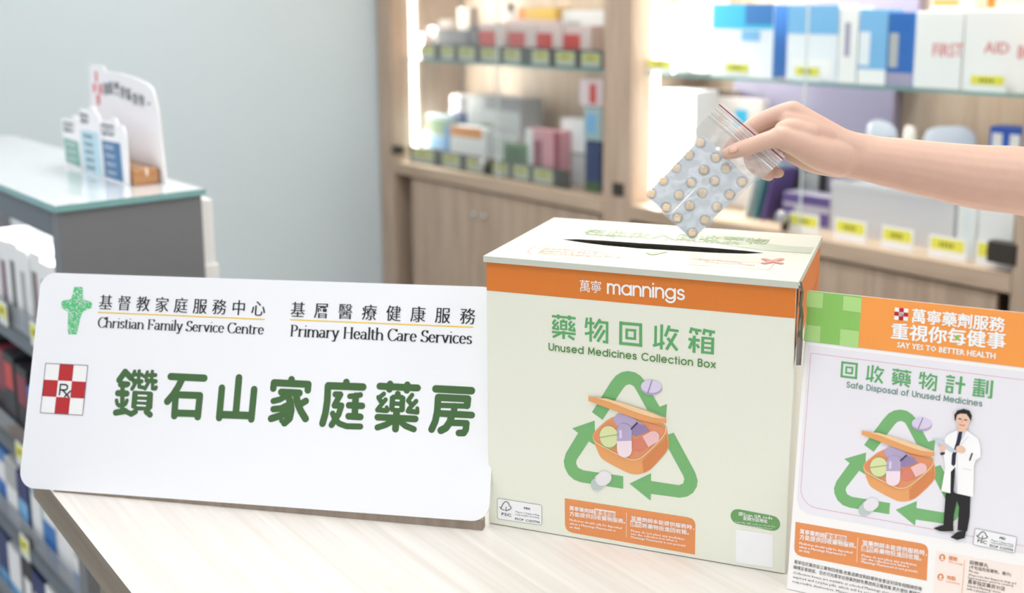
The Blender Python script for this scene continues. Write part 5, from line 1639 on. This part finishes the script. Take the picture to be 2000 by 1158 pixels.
# soft foil packs
for i, (a, c, yt, y0, lb) in enumerate(((1680, 1752, 232, 2.906, 'silver white soft pack with a navy mark above the wrist'), (1755, 1786, 242, 2.906, 'cream soft pack between the two silver white soft packs'), (1789, 1912, 240, 2.906, 'wide silver white soft pack with a blue arch mark above the forearm'))):
    pa, pc = on_y(a, yt, y0), on_y(c, yt, y0)
    w, h = pc.x - pa.x, pa.z - LZ
    t = thing('soft_pack', lb, 'packet', at(pa.x, y0, LZ), 'soft packs on the right ledge')
    b = MB(); V = []
    NI, NJ = 10, 12
    for sd in (-1, 1):
        for j in range(NJ + 1):
            for q in range(NI + 1):
                u, v = q / NI, j / NJ
                bl = (4 * u * (1 - u)) ** .5 * (1 - v) ** .4 if v < 1 else 0
                u = .5 + (u - .5) * (1 - .24 * v ** 5)
                V.append((w * u + .004 * sin(9 * v) * (u - .5), sd * (.001 + .022 * bl) + .024, h * v * (1 - .9 * abs(u - .5) ** 2.6 * v) + .004 * sin(7 * u + i) * v))
    n1 = (NI + 1) * (NJ + 1)
    Fq = [(j * (NI + 1) + q, j * (NI + 1) + q + 1, (j + 1) * (NI + 1) + q + 1, (j + 1) * (NI + 1) + q) for j in range(NJ) for q in range(NI)]
    b.mesh(V, Fq + [tuple(n1 + k for k in f) for f in Fq], [mat('silver_film', (206, 212, 224), .3, metal=.2), P_OFF, mat('silver_film', (206, 212, 224), .3)][i])
    b.build('pouch', t, smooth=True)
    if i != 1:
        b = MB()
        X = at(w * (.82 if i == 0 else .66), .0, h * (.78 if i == 0 else .72)) @ Matrix.Rotation(pi / 2, 4, 'X')
        b.tube([(X @ Vector((.022 * cos(radians(a2)), .022 * sin(radians(a2)) - .004, -.003))) for a2 in range(0, 181, 20)], .004, P_NAVY if i == 0 else P_BLUE, 8)
        b.build('blue_mark', t)
good('wipes_box', 'blue box with two white roundels at the far right above the forearm', 'carton', 1934, 1996, 246, LZ, 2.80, .07, c_('royal_blue', (40, 92, 200)), [(.0, 1, .0, .78, P_CYAN), (.1, .42, .80, .95, P_WHITE), (.66, .98, .80, .95, P_WHITE), (.05, .5, .5, .72, P_WHITE)], G4)
# booklets leaning
for i, (px, col, lb) in enumerate(((1478, P_WHITE, 'white booklet leaning leftmost on the right ledge below the hand'), (1496, P_TEAL, 'teal booklet leaning between white and purple ones, right ledge'), (1512, P_PUR, 'purple booklet leaning rightmost on the right ledge below the hand'))):
    p = on_y(px, 415, 2.75)
    b = MB(); b.box(0, .006, 0, .13, 0, .17, col)
    tag(b.build('booklet', None, at(p.x - .03, 2.72, LZ + .0005) @ Matrix.Rotation(radians(14), 4, 'Y')), lb, 'booklet', 'booklets on the right ledge')
good('medicine_carton', 'low carton with a purple top behind the leftmost ledge tag, right cabinet', 'carton', 1530, 1622, 374, LZ, 2.735, .08, c_('grey_lilac', (186, 182, 196)), [(0, 1, .7, 1, P_PUR), (0, .25, 0, .6, P_PUR), (.8, 1, .1, .5, P_PUR)], G4)
good('medicine_carton', 'black carton standing behind the purple topped one, right ledge', 'carton', 1536, 1600, 330, LZ, 2.853, .05, P_BLK, [(.55, 1, .1, 1, P_GREY)], G4)
pa, pc = on_y(1625, 352, 2.74), on_y(1868, 352, 2.74)
bin_ = thing('clear_bin', 'long pale plastic bin on the right ledge under the forearm', 'bin', at(pa.x, 2.74, LZ))
wB, hB = pc.x - pa.x, pa.z - LZ
M_bin = film('frosted_bin', (250, 250, 252), .15, .72, .2, (240, 238, 243))
for nm, q in (('front_wall', (0, wB, 0, .004)), ('back_wall', (0, wB, .16, .164)), ('end_wall', (0, .004, .004, .16)), ('end_wall', (wB - .004, wB, .004, .16))):
    b = MB(); b.box(*q, 0, hB, M_bin); b.build(nm, bin_)
b = MB(); b.box(.004, wB - .004, .004, .16, 0, .004, M_bin); b.build('bottom', bin_)
b = MB(); b.box(-.002, wB + .002, -.003, -.0005, hB - .02, hB, M_bin); b.build('rim', bin_)
for i, f in enumerate((.02, .26, .50, .74)):
    w = wB * .22
    carton('grey_carton', f'pale lilac grey carton inside the clear bin, {ORD[i]} from its left end', 'carton', pa.x + wB * f + .004, pa.x + wB * f + w, 2.75, .14, LZ + .0045, LZ + hB - .012, c_('lilac_grey', (226, 223, 230)), [(.1, .9, .55, .85, c_('pale_grey', (204, 202, 210)))], 'cartons in the clear bin')
good('white_pack', 'white carton with a grey side behind the fourth ledge tag, right cabinet', 'carton', 1872, 1908, 398, LZ, 2.70, .05, P_WHITE, [(.35, .95, 0, .9, c_('mist', (232, 236, 238)))], G4)
good('white_pack', 'white carton with a broad yellow foot at the right end of the ledge', 'carton', 1914, 1982, 405, LZ, 2.665, .05, P_WHITE, [], G4)
for i, (a, c, yb, h, wh) in enumerate(((1542, 1600, 420, .050, 'leftmost, before the purple topped carton'), (1630, 1692, 442, .055, 'second from left, before the clear bin'), (1722, 1784, 457, .055, 'third from left, before the clear bin'), (1814, 1888, 475, .052, 'fourth from left, before the clear bin end'), (1906, 1978, 486, .058, 'rightmost, beside the black clip'))):
    y0 = 2.655 if i < 4 else 2.652
    pa2, pc2 = on_y(a, yb, y0), on_y(c, yb, y0)
    price_tag('yellow price tag on the right ledge, ' + wh, (pa2.x + pc2.x) / 2, LZ + .0003, y0, pc2.x - pa2.x, h * 1.15, TG2, white=P_WHITE)
